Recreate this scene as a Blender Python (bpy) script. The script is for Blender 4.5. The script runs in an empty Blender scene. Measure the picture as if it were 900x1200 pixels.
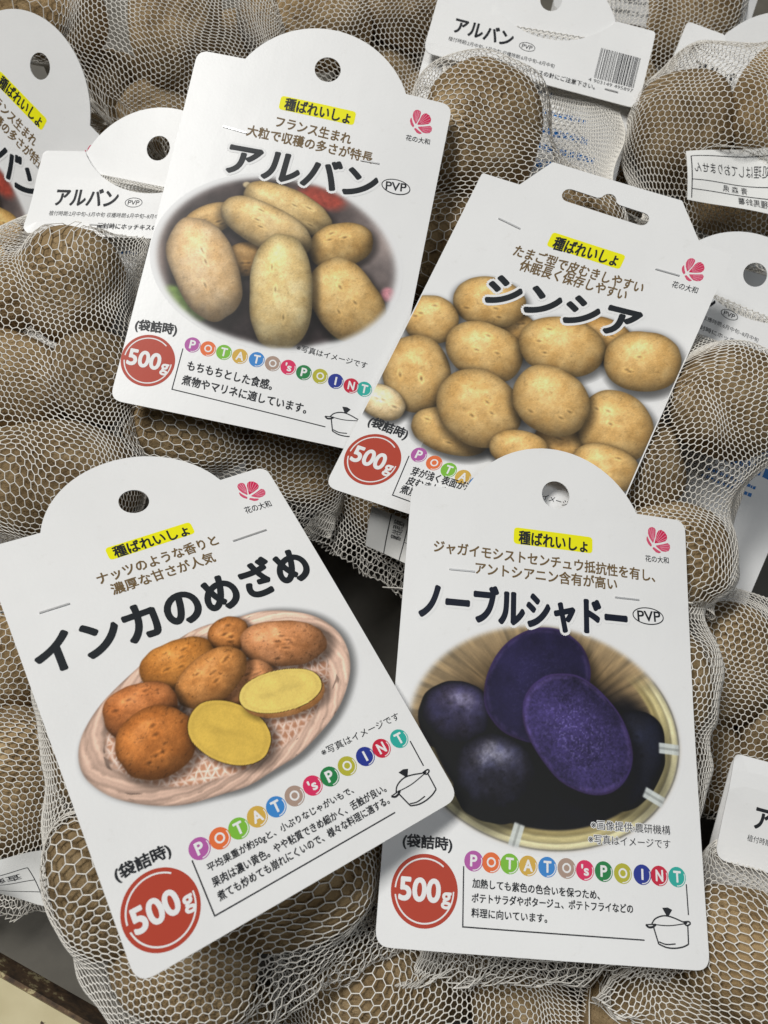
# Seed potato bags piled in a shop tray, with printed white header cards (Blender 4.5)
import bpy, math, random
import numpy as np
from mathutils import Vector, Matrix
from mathutils.geometry import delaunay_2d_cdt
SC = bpy.context.scene
COL = SC.collection
MM = 0.001
rng = np.random.default_rng(7)

# ------------------------------------------------------------------ camera, light, exposure
cam_d = bpy.data.cameras.new('camera')
cam = bpy.data.objects.new('camera', cam_d); COL.objects.link(cam)
cam.location = (0.0, -77.4785 * MM, 253.4208 * MM)
cam.rotation_euler = (math.radians(17), 0, 0)
cam_d.sensor_fit = 'VERTICAL'; cam_d.sensor_height = 36.0; cam_d.sensor_width = 27.0
cam_d.lens = 27.0
cam_d.clip_start = 0.01; cam_d.clip_end = 50
cam_d.dof.use_dof = True; cam_d.dof.focus_distance = 0.262; cam_d.dof.aperture_fstop = 20
SC.camera = cam

world = bpy.data.worlds.new('World'); SC.world = world; world.use_nodes = True
bgn = world.node_tree.nodes['Background']
bgn.inputs['Color'].default_value = (0.86, 0.93, 1.0, 1); bgn.inputs['Strength'].default_value = 0.022

def area(name, loc, target, sx, sy, power, col):
    d = bpy.data.lights.new(name, 'AREA'); d.shape = 'RECTANGLE'; d.size = sx; d.size_y = sy
    d.energy = power; d.color = col
    o = bpy.data.objects.new(name, d); COL.objects.link(o); o.location = loc
    o.rotation_euler = (Vector(target) - Vector(loc)).to_track_quat('-Z', 'Y').to_euler()
    return o
area('ceiling_lamp_key', (-0.85, 0.75, 2.0), (0, 0, 0), 1.1, 0.42, 49, (1.0, 0.985, 0.95))
area('ceiling_lamp_fill', (0.8, -0.2, 1.9), (0, 0, 0), 0.5, 1.4, 8, (0.93, 0.97, 1.0))

SC.view_settings.view_transform = 'Standard'; SC.view_settings.look = 'None'
SC.view_settings.exposure = 0.0; SC.view_settings.gamma = 1.0
SC.render.film_transparent = False
SC.cycles.max_bounces = 6

# ------------------------------------------------------------------ materials
def lin(c):
    c = np.asarray(c, float) / 255.0
    return np.where(c <= 0.04045, c / 12.92, ((c + 0.055) / 1.055) ** 2.4)
def ink(*c):
    """reflectance of printed ink from its colour on the white card (card white = 232)"""
    return np.clip(lin(c) / lin([229] * 3) * 0.80, 0.008, 0.84)

def mat(name, base=(0.8, 0.8, 0.8), rough=0.5, metal=0.0, spec=0.5):
    m = bpy.data.materials.new(name); m.use_nodes = True
    b = m.node_tree.nodes['Principled BSDF']
    b.inputs['Base Color'].default_value = (*base, 1); b.inputs['Roughness'].default_value = rough
    b.inputs['Metallic'].default_value = metal; b.inputs['Specular IOR Level'].default_value = spec
    return m, m.node_tree, b
def nd(nt, t, **kw):
    n = nt.nodes.new(t)
    for k, v in kw.items():
        if k in n.inputs: n.inputs[k].default_value = v
        else: setattr(n, k, v)
    return n
def noise(nt, coord, scale, detail=3, rough=0.55):
    n = nd(nt, 'ShaderNodeTexNoise'); n.inputs['Scale'].default_value = scale
    n.inputs['Detail'].default_value = detail; n.inputs['Roughness'].default_value = rough
    nt.links.new(coord, n.inputs['Vector']); return n
def ramp(nt, fac, stops):
    r = nd(nt, 'ShaderNodeValToRGB'); e = r.color_ramp.elements
    while len(e) < len(stops): e.new(0.5)
    for el, (p, c) in zip(e, stops):
        el.position = p; el.color = (*c, 1) if len(c) == 3 else c
    nt.links.new(fac, r.inputs['Fac']); return r
def bump(nt, h, b, strength, dist):
    n = nd(nt, 'ShaderNodeBump'); n.inputs['Strength'].default_value = strength; n.inputs['Distance'].default_value = dist
    nt.links.new(h, n.inputs['Height']); nt.links.new(n.outputs['Normal'], b.inputs['Normal'])

def make_paper(name, base, rough):
    m, nt, b = mat(name, base, rough)
    tc = nd(nt, 'ShaderNodeTexCoord').outputs['Object']
    n1 = noise(nt, tc, 30, 4); n2 = noise(nt, tc, 900, 2)
    c = ramp(nt, n1.outputs['Fac'], [(0.3, tuple(x * 0.965 for x in base)), (0.65, base)])
    n4 = noise(nt, tc, 210, 5, 0.7)
    sm = ramp(nt, n4.outputs['Fac'], [(0.62, (1, 1, 1)), (0.74, (0.945, 0.94, 0.93))])
    mx = nd(nt, 'ShaderNodeMix', data_type='RGBA', blend_type='MULTIPLY'); mx.inputs[0].default_value = 1.0
    nt.links.new(c.outputs['Color'], mx.inputs[6]); nt.links.new(sm.outputs['Color'], mx.inputs[7])
    nt.links.new(mx.outputs[2], b.inputs['Base Color'])
    ad = nd(nt, 'ShaderNodeMath', operation='MULTIPLY_ADD'); ad.inputs[1].default_value = 6.0
    n3 = noise(nt, tc, 45, 2)
    nt.links.new(n3.outputs['Fac'], ad.inputs[0]); nt.links.new(n2.outputs['Fac'], ad.inputs[2])
    bump(nt, ad.outputs[0], b, 0.25, 0.00012)
    return m
PAPER = make_paper('white_card_paper', (0.82, 0.82, 0.815), 0.40)
SLIP = make_paper('thin_slip_paper', (0.78, 0.78, 0.76), 0.7)
INK, nt, b = mat('printed_ink', rough=0.45, spec=0.22)
at = nd(nt, 'ShaderNodeAttribute', attribute_name='ink'); nt.links.new(at.outputs['Color'], b.inputs['Base Color'])
tc = nd(nt, 'ShaderNodeTexCoord').outputs['Object']
bump(nt, noise(nt, tc, 900, 2).outputs['Fac'], b, 0.12, 0.0001)

NET, nt, b = mat('white_plastic_net', (0.80, 0.77, 0.71), 0.35)
STEEL, _, _ = mat('staple_steel', (0.72, 0.72, 0.72), 0.38, 0.7)

SKIN, nt, b = mat('dusty_potato_skin', rough=0.78, spec=0.25)
tc = nd(nt, 'ShaderNodeTexCoord').outputs['Object']
oi = nd(nt, 'ShaderNodeObjectInfo')
off = nd(nt, 'ShaderNodeVectorMath', operation='ADD')
sc = nd(nt, 'ShaderNodeMath', operation='MULTIPLY'); sc.inputs[1].default_value = 37.0
nt.links.new(oi.outputs['Random'], sc.inputs[0]); nt.links.new(tc, off.inputs[0]); nt.links.new(sc.outputs[0], off.inputs[1])
v = off.outputs[0]
n1 = noise(nt, v, 1.6, 5, 0.6)
c1 = ramp(nt, n1.outputs['Fac'], [(0.30, (0.175, 0.114, 0.052)), (0.50, (0.30, 0.208, 0.105)), (0.70, (0.45, 0.330, 0.185))])
n2 = noise(nt, v, 9, 4, 0.7)
c2 = ramp(nt, n2.outputs['Fac'], [(0.36, (0.36, 0.31, 0.27)), (0.45, (1, 1, 1)), (0.66, (1, 1, 1)), (0.76, (1.35, 1.32, 1.22))])
mx = nd(nt, 'ShaderNodeMix', data_type='RGBA', blend_type='MULTIPLY'); mx.inputs[0].default_value = 0.8
nt.links.new(c1.outputs['Color'], mx.inputs[6]); nt.links.new(c2.outputs['Color'], mx.inputs[7])
hs = nd(nt, 'ShaderNodeHueSaturation')
mr = nd(nt, 'ShaderNodeMapRange'); mr.inputs['To Min'].default_value = 0.80; mr.inputs['To Max'].default_value = 1.32
nt.links.new(oi.outputs['Random'], mr.inputs['Value']); nt.links.new(mr.outputs[0], hs.inputs['Value'])
nt.links.new(mx.outputs[2], hs.inputs['Color']); nt.links.new(hs.outputs[0], b.inputs['Base Color'])
n3 = noise(nt, v, 22, 4, 0.65)
bump(nt, n3.outputs['Fac'], b, 0.6, 0.0012)

TRAY, nt, b = mat('dark_tray_steel', (0.06, 0.055, 0.045), 0.55)
tc = nd(nt, 'ShaderNodeTexCoord').outputs['Object']
c = ramp(nt, noise(nt, tc, 40, 5).outputs['Fac'], [(0.35, (0.075, 0.068, 0.055)), (0.7, (0.12, 0.11, 0.088))])
nt.links.new(c.outputs['Color'], b.inputs['Base Color'])
CREAM, nt, b = mat('chipped_cream_paint', rough=0.5)
tc = nd(nt, 'ShaderNodeTexCoord').outputs['Object']
n1 = noise(nt, tc, 95, 4, 0.6); n0 = noise(nt, tc, 60, 3)
c0 = ramp(nt, n0.outputs['Fac'], [(0.3, (0.50, 0.43, 0.25)), (0.7, (0.60, 0.53, 0.33))])
k = ramp(nt, n1.outputs['Fac'], [(0.62, (0, 0, 0)), (0.64, (1, 1, 1))])
mx = nd(nt, 'ShaderNodeMix', data_type='RGBA'); mx.inputs[7].default_value = (0.07, 0.045, 0.028, 1)
nt.links.new(k.outputs['Color'], mx.inputs[0]); nt.links.new(c0.outputs['Color'], mx.inputs[6])
nt.links.new(mx.outputs[2], b.inputs['Base Color'])
RUST, nt, b = mat('rusty_bare_edge', (0.10, 0.065, 0.04), 0.8)
tc = nd(nt, 'ShaderNodeTexCoord').outputs['Object']
c = ramp(nt, noise(nt, tc, 130, 5, 0.7).outputs['Fac'], [(0.42, (0.05, 0.032, 0.02)), (0.58, (0.14, 0.085, 0.045)), (0.62, (0.42, 0.36, 0.2))])
nt.links.new(c.outputs['Color'], b.inputs['Base Color'])

# ------------------------------------------------------------------ helpers
ORIGIN = {}
def thing(name, label, cat, loc, group=None):
    o = bpy.data.objects.new(name, None); COL.objects.link(o)
    loc = np.asarray(loc, float); o.location = loc * MM; o.empty_display_size = 0.01
    o['label'] = label; o['category'] = cat
    if group: o['group'] = group
    ORIGIN[o.name] = loc
    return o
def mesh(name, V, F, material, parent=None, cols=None, smooth=False, tag=None):
    """one mesh object; V are world millimetres, F a list of polygons or an (n,k) array"""
    V = np.asarray(V, float)
    org = ORIGIN[parent.name] if parent is not None else V.mean(0)
    me = bpy.data.meshes.new(name)
    F = F if isinstance(F, np.ndarray) else list(F)
    L = (V - org) * MM
    if isinstance(F, np.ndarray):
        n, k = F.shape
        me.vertices.add(len(L)); me.vertices.foreach_set('co', L.astype(np.float32).ravel())
        me.loops.add(n * k); me.loops.foreach_set('vertex_index', F.astype(np.int32).ravel())
        me.polygons.add(n); me.polygons.foreach_set('loop_start', np.arange(0, n * k, k, dtype=np.int32))
        me.update(calc_edges=True); me.validate()
    else:
        me.from_pydata([tuple(v) for v in L], [], [tuple(f) for f in F]); me.update()
    if smooth: me.polygons.foreach_set('use_smooth', np.ones(len(me.polygons), bool))
    if cols is not None:
        ca = me.color_attributes.new('ink', 'FLOAT_COLOR', 'POINT')
        c4 = np.ones((len(L), 4), np.float32); c4[:, :3] = cols
        ca.data.foreach_set('color', c4.ravel())
    me.materials.append(material)
    o = bpy.data.objects.new(name, me); COL.objects.link(o)
    if parent is not None:
        o.parent = parent
    else:
        o.location = org * MM
    ORIGIN[o.name] = org
    if tag:
        for k_, v_ in tag.items(): o[k_] = v_
    return o

class Card:
    def __init__(s, key, bend=(0, 0, 0), aff=None):
        o, x, y, n = POSE[key]
        s.o, s.x, s.y, s.n = map(np.array, (o, x, y, n)); s.bend = bend; s.aff = aff
    def map(s, xy, off=0.0):
        xy = np.atleast_2d(np.asarray(xy, float)); off = np.broadcast_to(np.asarray(off, float), (len(xy),))
        z = s.bend[0] * ((xy[:, 0] / 50) ** 2 - .5) + s.bend[1] * (xy[:, 0] * xy[:, 1] / 3500) + s.bend[2] * ((xy[:, 1] / 70) ** 2 - .5) + off
        if s.aff is not None: xy = xy @ s.aff.T
        return s.o + xy[:, :1] * s.x + xy[:, 1:] * s.y + z[:, None] * s.n
    def local(s, P):
        d = np.atleast_2d(P) - s.o; xy = np.stack([d @ s.x, d @ s.y], 1); z = d @ s.n
        if s.aff is not None: xy = xy @ np.linalg.inv(s.aff).T
        z = z - (s.bend[0] * ((xy[:, 0] / 50) ** 2 - .5) + s.bend[1] * (xy[:, 0] * xy[:, 1] / 3500) + s.bend[2] * ((xy[:, 1] / 70) ** 2 - .5))
        return xy, z

# -------- 2-D shapes
def arc(cx, cy, r, a0, a1, n, ry=None):
    t = np.radians(np.linspace(a0, a1, n)); return np.stack([cx + r * np.cos(t), cy + (ry or r) * np.sin(t)], 1)
def resample(P, step):
    out = []
    for a, b in zip(P, np.roll(P, -1, 0)):
        n = max(1, int(np.hypot(*(b - a)) / step))
        out += [a + (b - a) * k / n for k in range(n)]
    return np.array(out)
def inside(P, poly):
    x, y = P[:, 0], P[:, 1]; r = np.zeros(len(P), bool)
    x0, y0 = poly[:, 0], poly[:, 1]; x1, y1 = np.roll(x0, -1), np.roll(y0, -1)
    for a, b, c, d in zip(x0, y0, x1, y1):
        m = (b > y) != (d > y)
        if m.any() and d != b: r ^= m & (x < (c - a) * (y - b) / (d - b) + a)
    return r
def rounded(pts, rad):
    """polygon with its corners rounded (rad per corner)"""
    pts = np.asarray(pts, float); out = []
    n = len(pts)
    for i in range(n):
        p, a, c = pts[i], pts[i - 1], pts[(i + 1) % n]; r = rad[i] if hasattr(rad, '__len__') else rad
        if r <= 0: out.append(p); continue
        u = (a - p) / np.linalg.norm(a - p); w = (c - p) / np.linalg.norm(c - p)
        ang = math.acos(max(-1, min(1, u @ w))); d = r / math.tan(ang / 2)
        d = min(d, 0.49 * np.linalg.norm(a - p), 0.49 * np.linalg.norm(c - p))
        for t in np.linspace(0, 1, 7): out.append((1 - t) ** 2 * (p + u * d) + 2 * t * (1 - t) * p + t * t * (p + w * d))
    return np.array(out)
def sheet(outline, holes, grid):
    """triangles filling an outline with holes, with grid points inside so that it can bend"""
    outline = resample(outline, 3.0); rings = [outline] + [np.asarray(h) for h in holes]
    vs, es = [], []
    for R in rings:
        b = len(vs); vs += [tuple(p) for p in R]; es += [(b + i, b + (i + 1) % len(R)) for i in range(len(R))]
    lo, hi = outline.min(0), outline.max(0)
    G = np.stack(np.meshgrid(np.arange(lo[0], hi[0], grid), np.arange(lo[1], hi[1], grid)), -1).reshape(-1, 2) + 0.37
    ok = inside(G, outline)
    for h in rings[1:]: ok &= ~inside(G, h)
    allr = np.concatenate(rings); G = G[ok]
    G = G[[np.min(np.hypot(*(allr - g).T)) > grid * .35 for g in G]] if len(G) else G
    r = delaunay_2d_cdt([Vector(v) for v in vs] + [Vector(g) for g in G], es, [], 0, 1e-6)
    V = np.array([tuple(v) for v in r[0]]); F = np.array([list(f) for f in r[2]])
    ctr = V[F].mean(1); ok = inside(ctr, outline)
    for h in rings[1:]: ok &= ~inside(ctr, h)
    F = F[ok]
    a = V[F[:, 1]] - V[F[:, 0]]; b = V[F[:, 2]] - V[F[:, 0]]
    neg = a[:, 0] * b[:, 1] - a[:, 1] * b[:, 0] < 0; F[neg] = F[neg][:, ::-1]
    return V, F
def card_mesh(name, card, outline, holes, parent, th=0.45, grid=7, off=0.0, fn=None, material=None, tag=None):
    V, F = sheet(outline, holes, grid); n = len(V)
    mp = fn or (lambda xy, z: card.map(xy, z))
    P = np.concatenate([mp(V, off), mp(V, off - th)])
    E = {}
    for f in F:
        for i in range(3): E[(f[i], f[(i + 1) % 3])] = 1
    side = [(b, a, a + n, b + n) for (a, b) in E if (b, a) not in E]
    faces = [tuple(f) for f in F] + [tuple(f[::-1] + n) for f in F] + side
    return mesh(name, P, faces, material or PAPER, parent, tag=tag)

# -------- printed matter: flat meshes of ink lying on a card
_txt = {}
def glyphs(body):
    k = body
    if k not in _txt:
        cu = bpy.data.curves.new('lettering', 'FONT'); cu.body = body; cu.resolution_u = 6 if len(body) < 9 else 2
        o = bpy.data.objects.new('lettering', cu); COL.objects.link(o)
        bpy.context.view_layer.update()
        me = bpy.data.meshes.new_from_object(o.evaluated_get(bpy.context.evaluated_depsgraph_get()))
        V = np.array([v.co[:2] for v in me.vertices]); F = [tuple(p.vertices) for p in me.polygons]
        bpy.data.objects.remove(o); bpy.data.curves.remove(cu); bpy.data.meshes.remove(me)
        _txt[k] = (V, F)
    return _txt[k]
class Print:
    def __init__(s, card, fn=None): s.card = card; s.V = []; s.F = []; s.C = []; s.n = 0; s.fn = fn or (lambda xy, z: card.map(xy, z))
    def add(s, xy, faces, col, z):
        xy = np.asarray(xy, float); s.V.append(s.fn(xy, z)); s.F += [tuple(i + s.n for i in f) for f in faces]
        s.C.append(np.broadcast_to(np.asarray(col, float), (len(xy), 3))); s.n += len(xy)
    def poly(s, xy, col, z=0.03):
        xy = np.asarray(xy, float); a = xy; b = np.roll(xy, -1, 0)
        if (a[:, 0] * b[:, 1] - a[:, 1] * b[:, 0]).sum() < 0: xy = xy[::-1]
        if max(np.ptp(xy, axis=0)) > 8:
            V, F = sheet(xy, [], 3.0); s.add(V, [tuple(f) for f in F], col, z); return
        s.add(xy, [tuple(range(len(xy)))], col, z)
    def ribbon(s, P, w, col, z=0.05, closed=False, smooth=True):
        P = np.asarray(P, float)
        if smooth and len(P) > 2:
            Q = [2 * P[0] - P[1], *P, 2 * P[-1] - P[-2]] if not closed else [P[-1], *P, P[0], P[1]]
            Q = np.array(Q); o = []
            for i in range(1, len(Q) - 2):
                for t in np.linspace(0, 1, 7)[:-1]:
                    o.append(.5 * (2 * Q[i] + (Q[i + 1] - Q[i - 1]) * t + (2 * Q[i - 1] - 5 * Q[i] + 4 * Q[i + 1] - Q[i + 2]) * t * t + (3 * Q[i] - Q[i - 1] - 3 * Q[i + 1] + Q[i + 2]) * t ** 3))
            if not closed: o.append(Q[-2])
            P = np.array(o)
        if not closed:
            o = [P[0]]
            for a_, b_ in zip(P[:-1], P[1:]):
                n_ = max(1, int(np.hypot(*(b_ - a_)) / (3.0 if s.card is not None else 9))); o += [a_ + (b_ - a_) * k / n_ for k in range(1, n_ + 1)]
            P = np.array(o)
        T = np.roll(P, -1, 0) - np.roll(P, 1, 0) if closed else np.gradient(P, axis=0)
        T = T / (np.linalg.norm(T, axis=1, keepdims=True) + 1e-9); N = np.stack([-T[:, 1], T[:, 0]], 1)
        n = len(P); xy = np.concatenate([P - N * w / 2, P + N * w / 2])
        s.add(xy, [(i, (i + 1) % n, (i + 1) % n + n, i + n) for i in range(n if closed else n - 1)], col, z)
    def text(s, body, box, col, bold=0.02, z=0.07, fit_h=True, shear=0.0):
        """box = (x0,y0, x1,y1, height): middle of the left and right end of the line"""
        V, F = glyphs(body); x0, y0, x1, y1, h = box
        lo, hi = V.min(0), V.max(0)
        d = np.array([x1 - x0, y1 - y0]); L = np.linalg.norm(d); d = d / L; nrm = np.array([-d[1], d[0]])
        u = (V[:, 0] - lo[0]) / (hi[0] - lo[0]) * L
        kx = L / (hi[0] - lo[0])
        v_ = (V[:, 1] - (lo[1] + hi[1]) / 2) * (h / (hi[1] - lo[1]) if fit_h else kx)
        u = u + shear * v_
        xy = np.array([x0, y0]) + u[:, None] * d + v_[:, None] * nrm
        rb = bold * h / (hi[1] - lo[1]); n = 0 if bold < .006 else 4 if bold < .03 else 12 if len(body) < 8 else 16
        s.add(xy, F, col, z + .0018 * n)
        for k in range(n):   # heavier strokes: the same outline pressed again, slightly shifted
            a = 2 * math.pi * (k + .5) / n; s.add(xy + rb * np.array([math.cos(a), math.sin(a)]), F, col, z + .0018 * k)
    def build(s, name, parent, tag=None):
        if not s.V: return None
        return mesh(name, np.concatenate(s.V), s.F, INK, parent, np.concatenate(s.C), tag=tag)

WHITE = ink(229, 229, 229); BLACK = ink(38, 40, 44); BROWN = ink(112, 92, 62)

# -------- value noise for the printed pictures
def vnoise(x, y, seed):
    xi, yi = np.floor(x).astype(np.int64), np.floor(y).astype(np.int64); fx, fy = x - xi, y - yi
    fx = fx * fx * (3 - 2 * fx); fy = fy * fy * (3 - 2 * fy)
    def h(a, b):
        n = (a * 374761393 + b * 668265263 + seed * 974711) & 0x7fffffff
        n = ((n ^ (n >> 13)) * 1274126177) & 0x7fffffff
        return ((n ^ (n >> 16)) & 0xffff) / 65535.0
    return (h(xi, yi) * (1 - fx) + h(xi + 1, yi) * fx) * (1 - fy) + (h(xi, yi + 1) * (1 - fx) + h(xi + 1, yi + 1) * fx) * fy
def fbm(x, y, seed, octv=4):
    s, a, t = 0, 0.5, 0
    for k in range(octv):
        s = s + a * vnoise(x, y, seed + k * 17); t += a; a *= .55; x, y = x * 2.07, y * 2.07
    return s / t
def sm(e0, e1, x):
    t = np.clip((x - e0) / (e1 - e0), 0, 1); return t * t * (3 - 2 * t)

class Picture:
    """a printed photograph computed on a fine grid (colours as they look on white card, 0-255)"""
    def __init__(s, x0, x1, y0, y1, step=0.24):
        s.x = np.arange(x0, x1 + 1e-6, step); s.y = np.arange(y0, y1 + 1e-6, step)
        s.X, s.Y = np.meshgrid(s.x, s.y); s.C = np.full(s.X.shape + (3,), 229.0); s.A = np.zeros(s.X.shape)
    def over(s, col, m):
        s.C += (np.asarray(col, float) - s.C) * m[..., None]; s.A = np.maximum(s.A, m)
    def mul(s, f, m): s.C *= (1 - (1 - f) * m)[..., None]
    def uv(s, c, a, b):
        c, a, b = map(np.array, (c, a, b)); M = np.linalg.inv(np.stack([a - c, b - c], 1))
        dx, dy = s.X - c[0], s.Y - c[1]
        return M[0, 0] * dx + M[0, 1] * dy, M[1, 0] * dx + M[1, 1] * dy, M
    def potato(s, pts, col, n=2.15, light=(-.30, .62, .72), amb=.42, mott=.16, spots=.5, spec=.12, shadow=.5, seed=1, rim=.45, wob=.06, eyes=3):
        u, v, M = s.uv(*pts)
        size = 1 / math.sqrt(abs(np.linalg.det(M)))
        r_ = np.hypot(u, v) + 1e-6; w = 1 + wob * (fbm(u / r_ * 1.6 + 9, v / r_ * 1.6 + seed, seed, 2) - .5) * 2.5 + wob * .6 * np.sin(np.arctan2(v, u) * 2 + seed)
        u, v = u * w, v * w
        r = (np.abs(u) ** n + np.abs(v) ** n) ** (1 / n)
        if shadow > 0:
            us, vs, _ = s.uv(*pts); d = M @ np.array([.10, -.14]) * size
            us, vs = us - d[0], vs - d[1]
            rs = (np.abs(us) ** n + np.abs(vs) ** n) ** (1 / n)
            s.mul(1 - shadow, (1 - sm(.92, 1.22, rs)) * (s.A > 0.02))
        m = 1 - sm(1 - .22 / size, 1 + .22 / size, r)
        gx, gy = M[0, 0] * u + M[1, 0] * v, M[0, 1] * u + M[1, 1] * v
        g = np.sqrt(gx * gx + gy * gy) + 1e-9; rr = np.clip(r, 0, 1) ** 1.5
        bx = (fbm(s.X * .35 + seed * 7, s.Y * .35, seed + 3, 3) - .5) * .35; by = (fbm(s.X * .35, s.Y * .35 + seed * 5, seed + 4, 3) - .5) * .35
        nx, ny = gx / g * rr + bx, gy / g * rr + by; nz = np.sqrt(np.clip(1 - rr * rr, 0.02, 1))
        q = np.sqrt(nx * nx + ny * ny + nz * nz); L = np.array(light) / np.linalg.norm(light)
        dif = np.clip((nx * L[0] + ny * L[1] + nz * L[2]) / q, 0, 1)
        sh = (amb + (1 - amb) * dif) * (1 - rim * np.clip(r, 0, 1) ** 7)
        f1 = fbm(s.X * .22 + seed * 3.1, s.Y * .22 + seed, seed + 11, 4); f2 = fbm(s.X * 1.1, s.Y * 1.1 + seed, seed + 21, 3)
        f4 = fbm(s.X * 2.8 + seed, s.Y * 2.8, seed + 61, 2)
        sh = sh * (1 + mott * (f1 - .5) * 2 + mott * .6 * (f2 - .5) + .16 * (f4 - .5))
        C = np.asarray(col, float) * sh[..., None] * np.stack([1 + 0 * f1, 1 + .10 * (f1 - .5), 1 + .3 * (f1 - .5)], -1)
        if spots > 0:
            f3 = fbm(s.X * .9 + s.Y * .5 + seed * 9, s.Y * 1.0 - s.X * .45, seed + 31, 3); C *= (1 - spots * .40 * sm(.66, .80, f3))[..., None]; C *= (1 + spots * .10 * sm(.36, .26, f3))[..., None]
        rg = np.random.default_rng(seed)
        for k in range(eyes):
            t, q2 = rg.uniform(0, 6.28), rg.uniform(.15, .7); ex, ey = q2 * math.cos(t), q2 * math.sin(t)
            d = np.sqrt(((u - ex) * 1.0) ** 2 + ((v - ey) * 1.7) ** 2) * size
            C *= (1 - .28 * np.exp(-(d / .8) ** 2) + .10 * np.exp(-((d - 1.5) / .7) ** 2))[..., None]
        hv = L + np.array([0, 0, 1.0]); hv /= np.linalg.norm(hv); H = np.clip((nx * hv[0] + ny * hv[1] + nz * hv[2]) / q, 0, 1) ** 30 * (.6 + .8 * f2)
        C = C + (spec * 255 * H)[..., None]
        s.over(C, m)
        return u, v, r, m
    def build(s, name, card, parent, off=0.03, clip=None):
        W = np.clip(s.C * (1 + .05 * (np.random.default_rng(2).random(s.X.shape) - .5) * (s.A > .3))[..., None], 3, 236); a = s.A
        keep = a > 0.004
        if clip is not None: keep &= clip
        ny, nx = keep.shape; idx = np.arange(nx * ny).reshape(ny, nx)
        k = keep[:-1, :-1] | keep[1:, :-1] | keep[:-1, 1:] | keep[1:, 1:]
        if clip is not None: k &= clip[:-1, :-1] & clip[1:, 1:] & clip[1:, :-1] & clip[:-1, 1:]
        F = np.stack([idx[:-1, :-1][k], idx[:-1, 1:][k], idx[1:, 1:][k], idx[1:, :-1][k]], 1)
        used = np.unique(F); re = np.zeros(nx * ny, np.int64); re[used] = np.arange(len(used))
        P = np.stack([s.X.ravel(), s.Y.ravel()], 1)[used]
        cols = np.clip(lin(W.reshape(-1, 3)[used]) / lin([229] * 3) * 0.80, 0.006, 0.82)
        return mesh(name, card.map(P, off), re[F], INK, parent, cols)
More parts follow.
